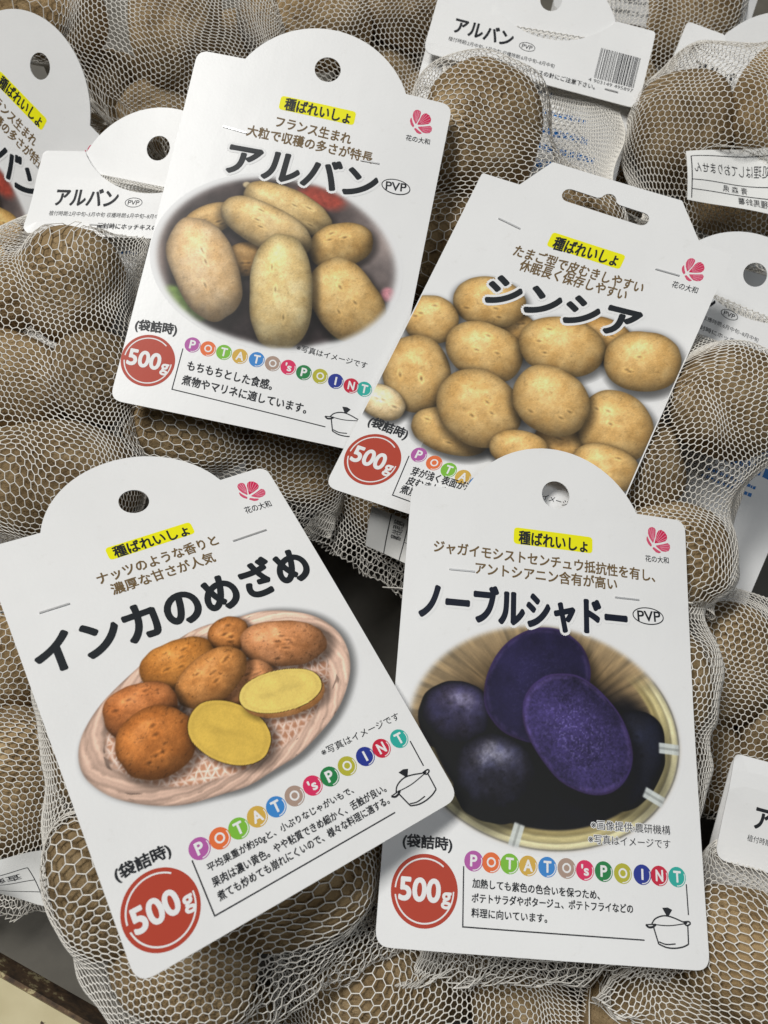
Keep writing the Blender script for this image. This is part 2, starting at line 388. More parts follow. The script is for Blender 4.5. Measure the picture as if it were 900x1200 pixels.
# ------------------------------------------------------------------ measured layout: print positions on the cards (mm), card poses, bags (world mm)
CARD = {'alban': {'pill': [-14.85, 56.15, 14.27, 55.98, 5.89], 'pillt': [-12.81, 55.99, 12.43, 55.86, 4.91], 's1': [-14.58, 48.37, 14.54, 47.69, 4.39], 's2': [-24.48, 42.46, 23.85, 42.14, 4.53], 'title': [-29.16, 30.47, 27.41, 31.94, 11.84], 'pvp': [29.15, 32.52, 40.38, 33.72, 6.12], 'pvpt': [30.95, 32.78, 38.69, 33.64, 3.22], 'logo': [39.28, 60.79], 'brand': [34.72, 53.45, 44.04, 53.88, 2.3], 'photoc': [-2.82, -6.33], 'phl': [-47.76, -13.54], 'phr': [42.82, 1.78], 'pht': [-9.59, 27.01], 'phb': [4.34, -38.66], 'note': [11.02, -36.56, 37.66, -37.65, 2.57], 'bag': [-47.53, -40.97, -32.65, -39.79, 4.79], 'c500': [-40.08, -53.04], 'discs': [[-25.86, -43.96], [-20.09, -44.21], [-14.21, -44.29], [-8.28, -44.52], [-2.12, -44.39], [3.83, -44.62], [9.62, -44.73], [15.54, -45.43], [21.63, -45.48], [27.54, -46.03], [33.44, -46.44], [38.39, -46.59]], 'd1': [-25.85, -51.74, 5.4, -52.68, 3.71], 'd2': [-26.48, -57.34, 19.32, -58.64, 3.69], 'box': [[-28.9, -46.01], [-29.25, -61.72], [27.28, -63.6]], 'pot': [33.84, -60.99], 'st': [[-34.1, 41.92, -24.03, 41.08, 0.48], [19.14, 40.18, 27.25, 40.64, 0.49]], 'pots': [[[-30.93, 4.36], [-22.8, 9.92], [-27.67, -0.96]], [[-13.97, -7.55], [-6.6, -5.85], [-12.52, -14.21]], [[-3.31, 15.38], [12.72, 11.59], [-4.85, 7.9]], [[-9.63, 6.76], [7.23, 3.09], [-11.18, -1.58]], [[18.76, 5.68], [29.62, 10.88], [22.06, -2.11]], [[-28.04, -14.51], [-17.2, -29.75], [-37.52, -21.95]], [[25.15, -15.41], [36.77, -25.59], [16.92, -25.68]], [[1.21, -17.12], [4.73, -37.02], [-10.63, -19.36]]], 'extra': [[8.12, 22.52], [-35.25, -27.47], [40.35, -9.16], [29.76, -28.96], [39.21, 8.29]]}, 'cyn': {'pill': [-15.67, 50.14, 13.35, 51.65, 6.56], 'pillt': [-13.56, 50.04, 11.31, 51.12, 5.4], 's1': [-25.79, 42.22, 24.56, 43.4, 4.79], 's2': [-21.47, 37.41, 19.98, 38.61, 4.76], 'title': [-28.42, 24.62, 28.46, 28.3, 11.3], 'tch': [[-23.02, 28.02], [-7.95, 27.57], [6.05, 26.95], [21.39, 27.44]], 'logo': [38.98, 56.39], 'brand': [33.83, 48.62, 43.59, 48.96, 2.69], 'bag': [-46.13, -38.9, -31.37, -39.61, 4.59], 'c500': [-38.77, -52.16], 'discs': [[-24.36, -45.17], [-18.1, -46.29], [-12.17, -47.13], [-6.39, -48.02], [-0.79, -48.96]], 'd1': [-24.19, -51.52, -1.68, -51.0, 3.31], 'd2': [-24.22, -55.39, -1.76, -54.88, 3.3], 'd3': [-24.87, -59.08, -1.85, -58.73, 3.29], 'box': [[-27.46, -46.65], [-26.59, -62.37], [5.62, -63.57]], 'note': [13.78, -45.72, 36.98, -45.72, 2.5], 'st': [[-37.08, 52.26, -27.09, 50.93, 0.58], [25.25, 52.31, 35.43, 52.58, 0.58]], 'pots': [[[19.23, 19.24], [30.16, 18.77], [19.89, 10.81]], [[-11.8, 11.9], [-5.39, 14.18], [-9.04, 5.5]], [[21.0, -24.39], [31.35, -24.8], [21.71, -33.35]], [[-25.74, 19.32], [-12.53, 21.27], [-23.19, 9.64]], [[-42.55, 5.46], [-32.31, 6.96], [-40.03, -3.73]], [[-38.46, -15.88], [-28.87, -28.51], [-47.66, -22.77]], [[-19.33, 0.41], [-4.64, 0.35], [-17.89, -10.63]], [[5.9, 11.43], [21.27, 13.68], [8.75, 0.01]], [[35.53, 15.4], [48.85, 18.7], [39.34, 3.42]], [[-17.7, -33.05], [-3.09, -33.08], [-16.57, -41.6]], [[-12.07, -21.18], [3.92, -27.64], [-15.43, -34.17]], [[36.32, -12.5], [50.81, -15.73], [35.03, -25.58]], [[10.8, -10.12], [25.78, -12.9], [10.16, -22.64]], [[7.74, -31.39], [18.0, -29.5], [9.76, -38.42]], [[38.87, -28.33], [50.85, -28.37], [39.78, -37.25]], [[-45.06, -30.61], [-36.33, -31.73], [-44.87, -37.01]]]}, 'inca': {'pill': [-14.76, 50.54, 13.91, 51.12, 5.31], 'pillt': [-12.8, 50.69, 12.08, 50.57, 4.43], 's1': [-20.58, 42.88, 19.32, 43.29, 4.3], 's2': [-17.97, 37.69, 15.74, 37.38, 4.21], 'title': [-44.39, 23.97, 42.7, 24.35, 13.13], 'tch': [[-39.57, 24.56], [-28.49, 23.16], [-15.81, 23.82], [-2.9, 23.97], [11.08, 25.45], [20.45, 22.7], [34.78, 25.35]], 'logo': [38.57, 57.76], 'brand': [32.99, 50.64, 42.65, 50.19, 2.9], 'phl': [-44.35, -8.75], 'phr': [38.28, -16.79], 'pht': [29.18, 9.16], 'phb': [-32.77, -27.39], 'phc': [-5.8, -10.71], 'pots': [[[8.59, 9.26], [14.91, 8.5], [7.58, 3.89]], [[23.01, -0.5], [35.26, -5.1], [20.04, -7.29]], [[-9.01, 6.33], [1.52, 7.03], [-8.97, -1.21]], [[3.65, -6.97], [14.6, -7.17], [3.23, -13.17]], [[-1.88, -1.6], [9.14, 1.03], [-0.74, -8.88]], [[-23.63, -2.8], [-13.58, -3.7], [-24.2, -10.39]], [[-23.2, -13.23], [-12.56, -11.92], [-22.12, -22.93]], [[-4.03, -19.42], [4.26, -28.07], [-9.95, -25.67]], [[15.07, -14.25], [27.16, -16.86], [13.4, -20.56]]], 'basket': [[-44.35, -8.75], [-37.44, -0.39], [-24.03, 7.39], [-9.25, 12.39], [11.15, 13.2], [29.18, 9.16], [40.02, -0.22], [40.69, -12.51], [32.76, -22.95], [18.49, -31.02], [2.96, -34.25], [-14.06, -33.78], [-31.73, -28.05], [-42.25, -18.61]], 'note': [17.24, -36.38, 44.13, -36.73, 2.41], 'bag': [-44.55, -41.2, -30.48, -41.39, 4.07], 'c500': [-37.4, -53.36], 'discs': [[-23.65, -44.57], [-17.97, -44.62], [-12.51, -44.6], [-6.82, -44.07], [-1.08, -44.04], [4.82, -43.73], [10.7, -43.46], [16.3, -43.41], [22.36, -43.07], [28.59, -43.02], [34.23, -43.09], [40.64, -42.98]], 'd1': [-23.77, -50.1, 20.54, -49.72, 2.5], 'd2': [-24.05, -53.77, 29.39, -53.41, 2.49], 'd3': [-24.07, -57.4, 28.54, -56.73, 2.45], 'box': [[-26.47, -46.35], [-26.52, -60.98], [28.57, -60.73]], 'box2': [[43.33, -45.09], [43.17, -53.33]], 'pot': [37.3, -57.68], 'potw': [44.38, -56.59], 'st': [[-39.76, 37.81, -30.16, 37.72, 0.39], [23.54, 40.51, 36.73, 40.4, 0.46]]}, 'noble': {'pill': [-13.43, 57.31, 14.89, 57.43, 6.17], 'pillt': [-11.58, 56.97, 13.01, 56.9, 4.7], 's1': [-40.84, 50.24, 37.92, 49.28, 4.32], 's2': [-26.2, 44.33, 23.79, 44.6, 4.26], 'title': [-44.05, 31.51, 26.98, 32.85, 12.58], 'pvp': [29.28, 34.49, 40.71, 35.23, 6.15], 'pvpt': [31.13, 34.56, 39.41, 35.08, 3.5], 'logo': [39.42, 62.6], 'brand': [34.47, 55.37, 43.29, 55.73, 2.38], 'phl': [-46.1, -12.15], 'phr': [45.29, -3.67], 'pht': [-1.19, 27.46], 'phb': [-0.2, -40.2], 'phc': [-0.67, -7.93], 'pots': [[[27.04, -12.73], [38.86, -13.59], [23.78, -28.08]], [[-29.98, -4.93], [-17.84, -3.77], [-29.39, -15.72]], [[-3.78, 8.37], [5.01, 25.64], [11.22, 2.33]], [[-16.33, -22.15], [-2.14, -20.93], [-15.86, -34.91]], [[10.04, -6.15], [22.53, -22.2], [-2.45, -15.15]]], 'n1': [13.95, -33.06, 39.84, -32.76, 2.67], 'n2': [13.03, -37.23, 39.67, -36.79, 2.64], 'bag': [-44.05, -42.26, -29.28, -42.35, 4.17], 'c500': [-36.77, -55.18], 'discs': [[-22.5, -46.11], [-17.13, -46.15], [-11.49, -46.07], [-5.81, -46.2], [0.13, -46.1], [6.11, -46.0], [11.86, -46.13], [17.78, -46.04], [23.84, -46.16], [30.07, -46.04], [35.56, -45.99], [41.34, -45.91]], 'd1': [-22.59, -52.06, 16.33, -52.59, 2.49], 'd2': [-22.64, -56.0, 26.66, -55.57, 2.47], 'd3': [-22.57, -59.89, 0.08, -59.88, 2.42], 'box': [[-25.46, -47.74], [-24.99, -63.79], [29.93, -63.67]], 'box2': [[44.21, -47.7], [44.31, -56.13]], 'pot': [38.03, -60.83], 'st': [[-35.59, 42.77, -26.0, 42.96, 0.42], [22.57, 39.96, 32.28, 40.11, 0.43]]}}
POSE = {'alban': [[-35.85, 100.21, 8.39], [0.97879, -0.17598, -0.1049], [0.19157, 0.96767, 0.16408], [0.07263, -0.1807, 0.98085]], 'noble': [[52.91, -66.23, -1.43], [0.9873, -0.09052, -0.13054], [0.08504, 0.99527, -0.04697], [0.13417, 0.03527, 0.99033]], 'inca': [[-50.73, -55.42, 18.85], [0.83367, 0.41165, -0.36815], [-0.49874, 0.84748, -0.18178], [0.23717, 0.33515, 0.91182]], 'cyn': [[55.62, 56.65, -2.39], [0.92728, -0.3648, -0.08416], [0.37321, 0.91848, 0.13077], [0.02959, -0.15267, 0.98783]], 'leaning': [[-189.86, 156.1, -38.75], [0.69708, -0.68567, -0.20963], [0.65501, 0.49007, 0.57515], [-0.29163, -0.53823, 0.79073]], 'flap_left': [[-97.8, 82.64, -19.7], [0.97992, -0.14448, 0.13741], [0.0995, 0.95156, 0.29092], [-0.17279, -0.27141, 0.94683]], 'flap_top': [[57.8, 182.32, -35.23], [0.96636, -0.24594, -0.07519], [0.25718, 0.92414, 0.28254], [0.0, -0.29237, 0.9563]], 'flap_corner': [[166.05, 177.46, -67.64], [0.9381, -0.33124, -0.10127], [0.33296, 0.78177, 0.52724], [-0.09547, -0.52832, 0.84366]], 'flap_edge': [[125.21, 45.16, -41.62], [0.92069, -0.37324, -0.11411], [0.39029, 0.88046, 0.26918], [0.0, -0.29237, 0.9563]], 'flap_low': [[150.03, -157.41, -47.08], [0.96543, -0.24928, -0.07621], [0.26067, 0.92324, 0.28226], [0.0, -0.29237, 0.9563]], 'flap_far': [[130.16, 258.19, -82.68], [0.98058, -0.18755, -0.05734], [0.16632, 0.64031, 0.74989], [-0.10393, -0.74487, 0.65907]]}
BAGS = {'left': {'pots': [[[-146.72, 104.77, -26.0], [21.37, 15.67, 14.42], [0.93969, 0.32708, 0.1], [-0.34202, 0.89863, 0.27474], [0.0, -0.29237, 0.9563]], [[-113.17, 110.27, -22.0], [18.39, 21.22, 16.92], [0.98481, -0.16606, -0.05077], [0.17365, 0.94178, 0.28793], [0.0, -0.29237, 0.9563]], [[-132.4, 67.92, -20.0], [33.1, 20.27, 18.64], [0.99619, -0.08335, -0.02548], [0.08716, 0.95267, 0.29126], [0.0, -0.29237, 0.9563]], [[-127.18, 25.48, -22.0], [34.24, 20.87, 19.2], [0.99619, 0.08335, 0.02548], [-0.08716, 0.95267, 0.29126], [0.0, -0.29237, 0.9563]], [[-105.26, 73.57, -42.0], [16.33, 17.42, 15.03], [1.0, 0.0, 0.0], [0.0, 0.9563, 0.29237], [0.0, -0.29237, 0.9563]]], 'top': [[-113.53, 129.69, -12.0], 38], 'bot': [[-134.88, -8.22, -35.0], 40], 'card': 'flap_left', 'flip': 1}, 'alban': {'pots': [[[-77.85, 41.37, -22.0], [24.51, 15.24, 14.02], [0.98481, -0.16606, -0.05077], [0.17365, 0.94178, 0.28793], [0.0, -0.29237, 0.9563]], [[-36.04, 32.54, -36.0], [24.03, 15.1, 13.9], [0.9703, -0.23135, -0.07073], [0.24192, 0.9279, 0.28369], [0.0, -0.29237, 0.9563]], [[-70.21, 108.91, -20.0], [25.28, 21.06, 19.38], [1.0, 0.0, 0.0], [0.0, 0.9563, 0.29237], [0.0, -0.29237, 0.9563]], [[-21.3, 121.22, -20.0], [25.57, 21.3, 19.6], [0.93969, -0.32708, -0.1], [0.34202, 0.89863, 0.27474], [0.0, -0.29237, 0.9563]], [[-55.13, 75.8, -24.0], [25.84, 17.92, 16.48], [0.98481, -0.16606, -0.05077], [0.17365, 0.94178, 0.28793], [0.0, -0.29237, 0.9563]], [[-10.71, 74.45, -36.0], [21.41, 21.41, 19.7], [1.0, 0.0, 0.0], [0.0, 0.9563, 0.29237], [0.0, -0.29237, 0.9563]]], 'top': [[-34.75, 156.88, -2.0], 42], 'bot': [[-66.48, 18.75, -38.0], 46], 'card': 'alban', 'flip': 0}, 'inca': {'pots': [[[-79.14, -117.82, 14.0], [11.1, 20.27, 10.21], [0.95106, 0.29551, 0.09035], [-0.30902, 0.9095, 0.27806], [0.0, -0.29237, 0.9563]], [[-60.29, -132.83, 14.0], [21.28, 14.18, 13.05], [0.98481, -0.16606, -0.05077], [0.17365, 0.94178, 0.28793], [0.0, -0.29237, 0.9563]], [[-29.83, -121.43, 6.0], [22.38, 15.41, 14.18], [0.90631, 0.40415, 0.12356], [-0.42262, 0.86671, 0.26498], [0.0, -0.29237, 0.9563]], [[-5.29, -111.59, -6.0], [15.87, 14.55, 13.39], [0.98481, -0.16606, -0.05077], [0.17365, 0.94178, 0.28793], [0.0, -0.29237, 0.9563]], [[-80.66, -78.72, 0.0], [21.51, 18.82, 17.32], [1.0, 0.0, 0.0], [0.0, 0.9563, 0.29237], [0.0, -0.29237, 0.9563]], [[-44.58, -81.43, -10.0], [22.29, 18.39, 16.92], [1.0, 0.0, 0.0], [0.0, 0.9563, 0.29237], [0.0, -0.29237, 0.9563]], [[-18.79, -88.49, -22.0], [16.19, 17.92, 14.89], [1.0, 0.0, 0.0], [0.0, 0.9563, 0.29237], [0.0, -0.29237, 0.9563]]], 'top': [[-87.07, -26.09, -4.0], 44], 'bot': [[-30.49, -150.34, -8.0], 48], 'card': 'inca', 'flip': 0}, 'bottom': {'pots': [[[-5.04, -155.14, -34.0], [24.66, 17.93, 16.5], [0.98481, -0.16606, -0.05077], [0.17365, 0.94178, 0.28793], [0.0, -0.29237, 0.9563]], [[30.79, -155.87, -34.0], [17.36, 22.39, 15.97], [0.99619, -0.08335, -0.02548], [0.08716, 0.95267, 0.29126], [0.0, -0.29237, 0.9563]], [[58.26, -163.65, -34.0], [20.81, 13.87, 12.76], [0.93969, -0.32708, -0.1], [0.34202, 0.89863, 0.27474], [0.0, -0.29237, 0.9563]], [[-33.15, -167.25, -34.0], [20.72, 13.81, 12.71], [1.0, 0.0, 0.0], [0.0, 0.9563, 0.29237], [0.0, -0.29237, 0.9563]], [[86.23, -167.88, -36.0], [19.47, 13.91, 12.8], [1.0, 0.0, 0.0], [0.0, 0.9563, 0.29237], [0.0, -0.29237, 0.9563]]], 'top': [[-36.42, -161.82, -36.0], 22], 'bot': [[97.22, -169.08, -36.0], 26], 'card': None, 'flip': 0}, 'noble': {'pots': [[[57.35, -55.79, -24.0], [25.66, 21.73, 19.99], [1.0, 0.0, 0.0], [0.0, 0.9563, 0.29237], [0.0, -0.29237, 0.9563]], [[31.88, -92.68, -24.0], [24.64, 21.74, 20.0], [0.98481, -0.16606, -0.05077], [0.17365, 0.94178, 0.28793], [0.0, -0.29237, 0.9563]], [[78.82, -92.79, -26.0], [26.27, 20.43, 18.8], [0.98481, 0.16606, 0.05077], [-0.17365, 0.94178, 0.28793], [0.0, -0.29237, 0.9563]], [[53.12, -124.23, -24.0], [26.56, 16.78, 15.43], [1.0, 0.0, 0.0], [0.0, 0.9563, 0.29237], [0.0, -0.29237, 0.9563]], [[98.67, -55.32, -30.0], [19.12, 22.2, 17.59], [1.0, 0.0, 0.0], [0.0, 0.9563, 0.29237], [0.0, -0.29237, 0.9563]], [[86.25, -127.47, -28.0], [19.8, 16.97, 15.61], [1.0, 0.0, 0.0], [0.0, 0.9563, 0.29237], [0.0, -0.29237, 0.9563]]], 'top': [[56.4, -22.08, -9.0], 50], 'bot': [[51.38, -145.96, -22.0], 46], 'card': 'noble', 'flip': 0}, 'low': {'pots': [[[116.61, -134.25, -24.0], [24.87, 18.79, 17.29], [0.93969, -0.32708, -0.1], [0.34202, 0.89863, 0.27474], [0.0, -0.29237, 0.9563]], [[94.66, -158.91, -26.0], [25.69, 16.77, 15.43], [0.96593, 0.24751, 0.07567], [-0.25882, 0.92372, 0.28241], [0.0, -0.29237, 0.9563]], [[123.44, -160.07, -30.0], [19.2, 16.46, 15.14], [1.0, 0.0, 0.0], [0.0, 0.9563, 0.29237], [0.0, -0.29237, 0.9563]]], 'top': [[134.85, -106.99, -20.0], 34], 'bot': [[94.15, -176.47, -30.0], 40], 'card': 'flap_low', 'flip': 1}, 'right': {'pots': [[[137.7, -49.44, -62.0], [19.97, 24.79, 18.37], [0.96593, -0.24751, -0.07567], [0.25882, 0.92372, 0.28241], [0.0, -0.29237, 0.9563]], [[130.88, -75.8, -66.0], [18.7, 20.4, 17.2], [1.0, 0.0, 0.0], [0.0, 0.9563, 0.29237], [0.0, -0.29237, 0.9563]], [[154.67, -69.3, -64.0], [17.0, 23.8, 15.64], [1.0, 0.0, 0.0], [0.0, 0.9563, 0.29237], [0.0, -0.29237, 0.9563]]], 'top': [[157.93, -17.36, -66.0], 26], 'bot': [[131.84, -101.37, -68.0], 30], 'card': None, 'flip': 0}, 'edge': {'pots': [[[124.8, 45.63, -14.0], [21.39, 20.1, 18.49], [0.93969, -0.32708, -0.1], [0.34202, 0.89863, 0.27474], [0.0, -0.29237, 0.9563]], [[106.24, 17.49, -16.0], [26.0, 21.56, 19.84], [0.97815, 0.19883, 0.06079], [-0.20791, 0.93541, 0.28598], [0.0, -0.29237, 0.9563]], [[104.81, 57.89, -34.0], [19.22, 19.22, 17.68], [1.0, 0.0, 0.0], [0.0, 0.9563, 0.29237], [0.0, -0.29237, 0.9563]], [[91.24, -2.87, -36.0], [18.58, 15.92, 14.65], [1.0, 0.0, 0.0], [0.0, 0.9563, 0.29237], [0.0, -0.29237, 0.9563]]], 'top': [[137.98, 68.33, -4.0], 36], 'bot': [[101.78, -19.28, -30.0], 24], 'card': 'flap_edge', 'flip': 1}, 'cyn': {'pots': [[[54.0, 110.2, -28.0], [25.92, 22.32, 20.53], [0.98481, -0.16606, -0.05077], [0.17365, 0.94178, 0.28793], [0.0, -0.29237, 0.9563]], [[31.34, 67.43, -30.0], [26.12, 22.63, 20.82], [1.0, 0.0, 0.0], [0.0, 0.9563, 0.29237], [0.0, -0.29237, 0.9563]], [[80.38, 71.3, -30.0], [26.21, 23.76, 21.86], [1.0, 0.0, 0.0], [0.0, 0.9563, 0.29237], [0.0, -0.29237, 0.9563]], [[50.78, 31.02, -32.0], [27.08, 21.67, 19.93], [0.98481, -0.16606, -0.05077], [0.17365, 0.94178, 0.28793], [0.0, -0.29237, 0.9563]], [[0.69, 22.99, -42.0], [20.79, 18.71, 17.22], [0.86603, -0.47815, -0.14619], [0.5, 0.82818, 0.2532], [0.0, -0.29237, 0.9563]], [[17.39, 14.06, -46.0], [17.39, 17.39, 16.0], [1.0, 0.0, 0.0], [0.0, 0.9563, 0.29237], [0.0, -0.29237, 0.9563]]], 'top': [[78.98, 117.96, -10.0], 42], 'bot': [[1.73, -13.0, -52.0], 40], 'card': 'cyn', 'flip': 0}, 'topleft': {'pots': [[[-158.93, 251.24, -20.0], [31.79, 21.85, 20.1], [0.98481, -0.16606, -0.05077], [0.17365, 0.94178, 0.28793], [0.0, -0.29237, 0.9563]], [[-130.03, 240.14, -26.0], [24.81, 28.81, 22.82], [0.98481, -0.16606, -0.05077], [0.17365, 0.94178, 0.28793], [0.0, -0.29237, 0.9563]], [[-99.84, 249.94, -30.0], [21.19, 30.56, 19.5], [0.99619, -0.08335, -0.02548], [0.08716, 0.95267, 0.29126], [0.0, -0.29237, 0.9563]], [[-111.11, 227.33, -48.0], [23.06, 18.87, 17.36], [0.98481, 0.16606, 0.05077], [-0.17365, 0.94178, 0.28793], [0.0, -0.29237, 0.9563]], [[-78.76, 234.04, -52.0], [23.41, 22.14, 20.37], [1.0, 0.0, 0.0], [0.0, 0.9563, 0.29237], [0.0, -0.29237, 0.9563]], [[-69.91, 266.97, -40.0], [26.27, 25.42, 23.39], [1.0, 0.0, 0.0], [0.0, 0.9563, 0.29237], [0.0, -0.29237, 0.9563]]], 'top': [[-62.57, 279.63, -30.0], 40], 'bot': [[-117.89, 203.45, -50.0], 30], 'card': None, 'flip': 0}, 'topmid': {'pots': [[[-40.8, 271.67, -44.0], [32.21, 23.62, 21.73], [1.0, 0.0, 0.0], [0.0, 0.9563, 0.29237], [0.0, -0.29237, 0.9563]], [[-6.51, 258.52, -52.0], [25.15, 33.83, 23.14], [0.93969, -0.32708, -0.1], [0.34202, 0.89863, 0.27474], [0.0, -0.29237, 0.9563]], [[12.99, 282.93, -44.0], [28.59, 23.82, 21.92], [1.0, 0.0, 0.0], [0.0, 0.9563, 0.29237], [0.0, -0.29237, 0.9563]], [[-22.08, 308.97, -44.0], [30.91, 22.08, 20.31], [1.0, 0.0, 0.0], [0.0, 0.9563, 0.29237], [0.0, -0.29237, 0.9563]], [[21.63, 222.53, -62.0], [19.03, 26.82, 17.51], [1.0, 0.0, 0.0], [0.0, 0.9563, 0.29237], [0.0, -0.29237, 0.9563]]], 'top': [[-4.45, 333.52, -40.0], 40], 'bot': [[12.73, 184.41, -66.0], 34], 'card': None, 'flip': 0}, 'top': {'pots': [[[42.8, 178.39, -28.0], [26.75, 29.81, 24.61], [0.93969, -0.32708, -0.1], [0.34202, 0.89863, 0.27474], [0.0, -0.29237, 0.9563]], [[34.29, 135.75, -40.0], [26.67, 22.86, 21.03], [1.0, 0.0, 0.0], [0.0, 0.9563, 0.29237], [0.0, -0.29237, 0.9563]], [[68.33, 131.31, -40.0], [27.33, 22.78, 20.95], [1.0, 0.0, 0.0], [0.0, 0.9563, 0.29237], [0.0, -0.29237, 0.9563]]], 'top': [[75.0, 230.24, -24.0], 44], 'bot': [[51.19, 103.89, -48.0], 44], 'card': 'flap_top', 'flip': 1}, 'dark': {'pots': [[[133.79, 270.17, -60.0], [27.65, 33.45, 25.44], [0.98481, 0.16606, 0.05077], [-0.17365, 0.94178, 0.28793], [0.0, -0.29237, 0.9563]], [[125.67, 221.97, -70.0], [26.46, 30.87, 24.34], [0.98481, -0.16606, -0.05077], [0.17365, 0.94178, 0.28793], [0.0, -0.29237, 0.9563]], [[104.43, 190.97, -74.0], [30.46, 24.37, 22.42], [1.0, 0.0, 0.0], [0.0, 0.9563, 0.29237], [0.0, -0.29237, 0.9563]], [[152.89, 288.1, -58.0], [26.98, 26.98, 24.82], [1.0, 0.0, 0.0], [0.0, 0.9563, 0.29237], [0.0, -0.29237, 0.9563]]], 'top': [[157.67, 316.76, -50.0], 40], 'bot': [[102.9, 158.35, -78.0], 36], 'card': None, 'flip': 0}, 'corner': {'pots': [[[146.21, 188.16, -20.0], [21.86, 24.87, 20.11], [0.99027, 0.13309, 0.04069], [-0.13917, 0.947, 0.28953], [0.0, -0.29237, 0.9563]], [[170.47, 188.08, -18.0], [21.73, 26.23, 19.99], [1.0, 0.0, 0.0], [0.0, 0.9563, 0.29237], [0.0, -0.29237, 0.9563]], [[160.69, 173.2, -30.0], [26.78, 15.3, 14.08], [0.98481, -0.16606, -0.05077], [0.17365, 0.94178, 0.28793], [0.0, -0.29237, 0.9563]]], 'top': [[178.52, 216.38, -26.0], 38], 'bot': [[144.98, 135.04, -36.0], 44], 'card': None, 'flip': 0}, 'west': {'pots': [[[-131.02, -86.17, -36.0], [22.85, 25.9, 21.02], [0.93969, 0.32708, 0.1], [-0.34202, 0.89863, 0.27474], [0.0, -0.29237, 0.9563]], [[-136.82, -42.84, -32.0], [23.59, 23.59, 21.7], [1.0, 0.0, 0.0], [0.0, 0.9563, 0.29237], [0.0, -0.29237, 0.9563]], [[-157.61, -66.88, -40.0], [18.91, 22.07, 17.4], [1.0, 0.0, 0.0], [0.0, 0.9563, 0.29237], [0.0, -0.29237, 0.9563]]], 'top': [[-148.8, -6.28, -36.0], 34], 'bot': [[-126.89, -129.84, -34.0], 30], 'card': None, 'flip': 0}}
POINTS = {'slip_corner': [[127.08, 162.53, -12.0], [164.19, 165.17, -12.0], [160.33, 132.51, -14.0], [127.31, 142.13, -16.0]], 'slip_cyn': [[-4.52, 10.04, -24.0], [22.35, -2.01, -24.0], [17.8, -14.59, -32.0], [-7.25, -3.39, -34.0]], 'slip_west': [[-128.5, -112.88, -12.0], [-107.07, -108.9, -10.0], [-100.53, -126.8, -16.0], [-124.54, -122.72, -18.0]], 'rim': [[-152.9, -140.51, -48.0], [-86.91, -171.63, -48.0], [-149.85, -158.92, -48.0], [-84.88, -192.43, -48.0]], 'panel': [[-163.5, -115.75, -60.0], [-80.15, -115.75, -60.0], [-90.37, -175.37, -60.0], [-158.99, -143.02, -60.0]]}
# ------------------------------------------------------------------ the cards
AFF = np.array([[1, .068], [.07, 1.0]])
CARDS = {'alban': Card('alban', (-1.3, .9, .9)), 'cyn': Card('cyn', (.9, -.6, .7), AFF), 'inca': Card('inca', (1.0, .7, -1.2)), 'noble': Card('noble', (-1.0, -.9, 1.3)),
         'leaning': Card('leaning', (-1.0, .4, .6)), 'flap_left': Card('flap_left'), 'flap_top': Card('flap_top'), 'flap_corner': Card('flap_corner'),
         'flap_edge': Card('flap_edge'), 'flap_low': Card('flap_low'), 'flap_far': Card('flap_far')}
def round_top(hw, yt, yb, chord, top, rc=4.5):
    sag = top - yt; R = (chord ** 2 + sag ** 2) / (2 * sag); a = math.degrees(math.asin(chord / R))
    A = arc(0, top - R, R, 90 - a, 90 + a, 28)
    body = rounded([(hw, yb), (hw, yt), (-hw, yt), (-hw, yb)], rc)
    # body corners in order: BR, TR, TL, BL (7 points each)
    return np.concatenate([body[:14], A, body[14:]])
SHAPE = {'alban': (round_top(49.8, 70.6, -70.0, 31.4, 89.4), [arc(0.2, 73.1, 5.0, 0, 345, 24)]),
         'noble': (round_top(50.1, 71.4, -70.6, 31.5, 91.2), [arc(1.2, 74.1, 5.1, 0, 345, 24)]),
         'inca': (round_top(48.1, 66.3, -66.0, 30.7, 87.8), [arc(0.2, 68.2, 5.0, 0, 345, 24)])}
def slot():
    s = np.concatenate([arc(13.0, 70.3, 2.7, -90, 90, 8), [(2.8, 73.0)], arc(-1.6, 73.2, 3.0, 10, 170, 8), [(-6, 73.0)], arc(-16.2, 70.3, 2.7, 90, 270, 8)])
    return s
SHAPE['cyn'] = (rounded([(50, -67.2), (50.0, 67.5), (37.3, 67.6), (24.0, 82.6), (-27.5, 81.2), (-35.2, 68.0), (-50, 67.6), (-50, -67.0)], [4.5, .6, .5, 1, 1, .5, 1.0, 4.5]), [slot()])

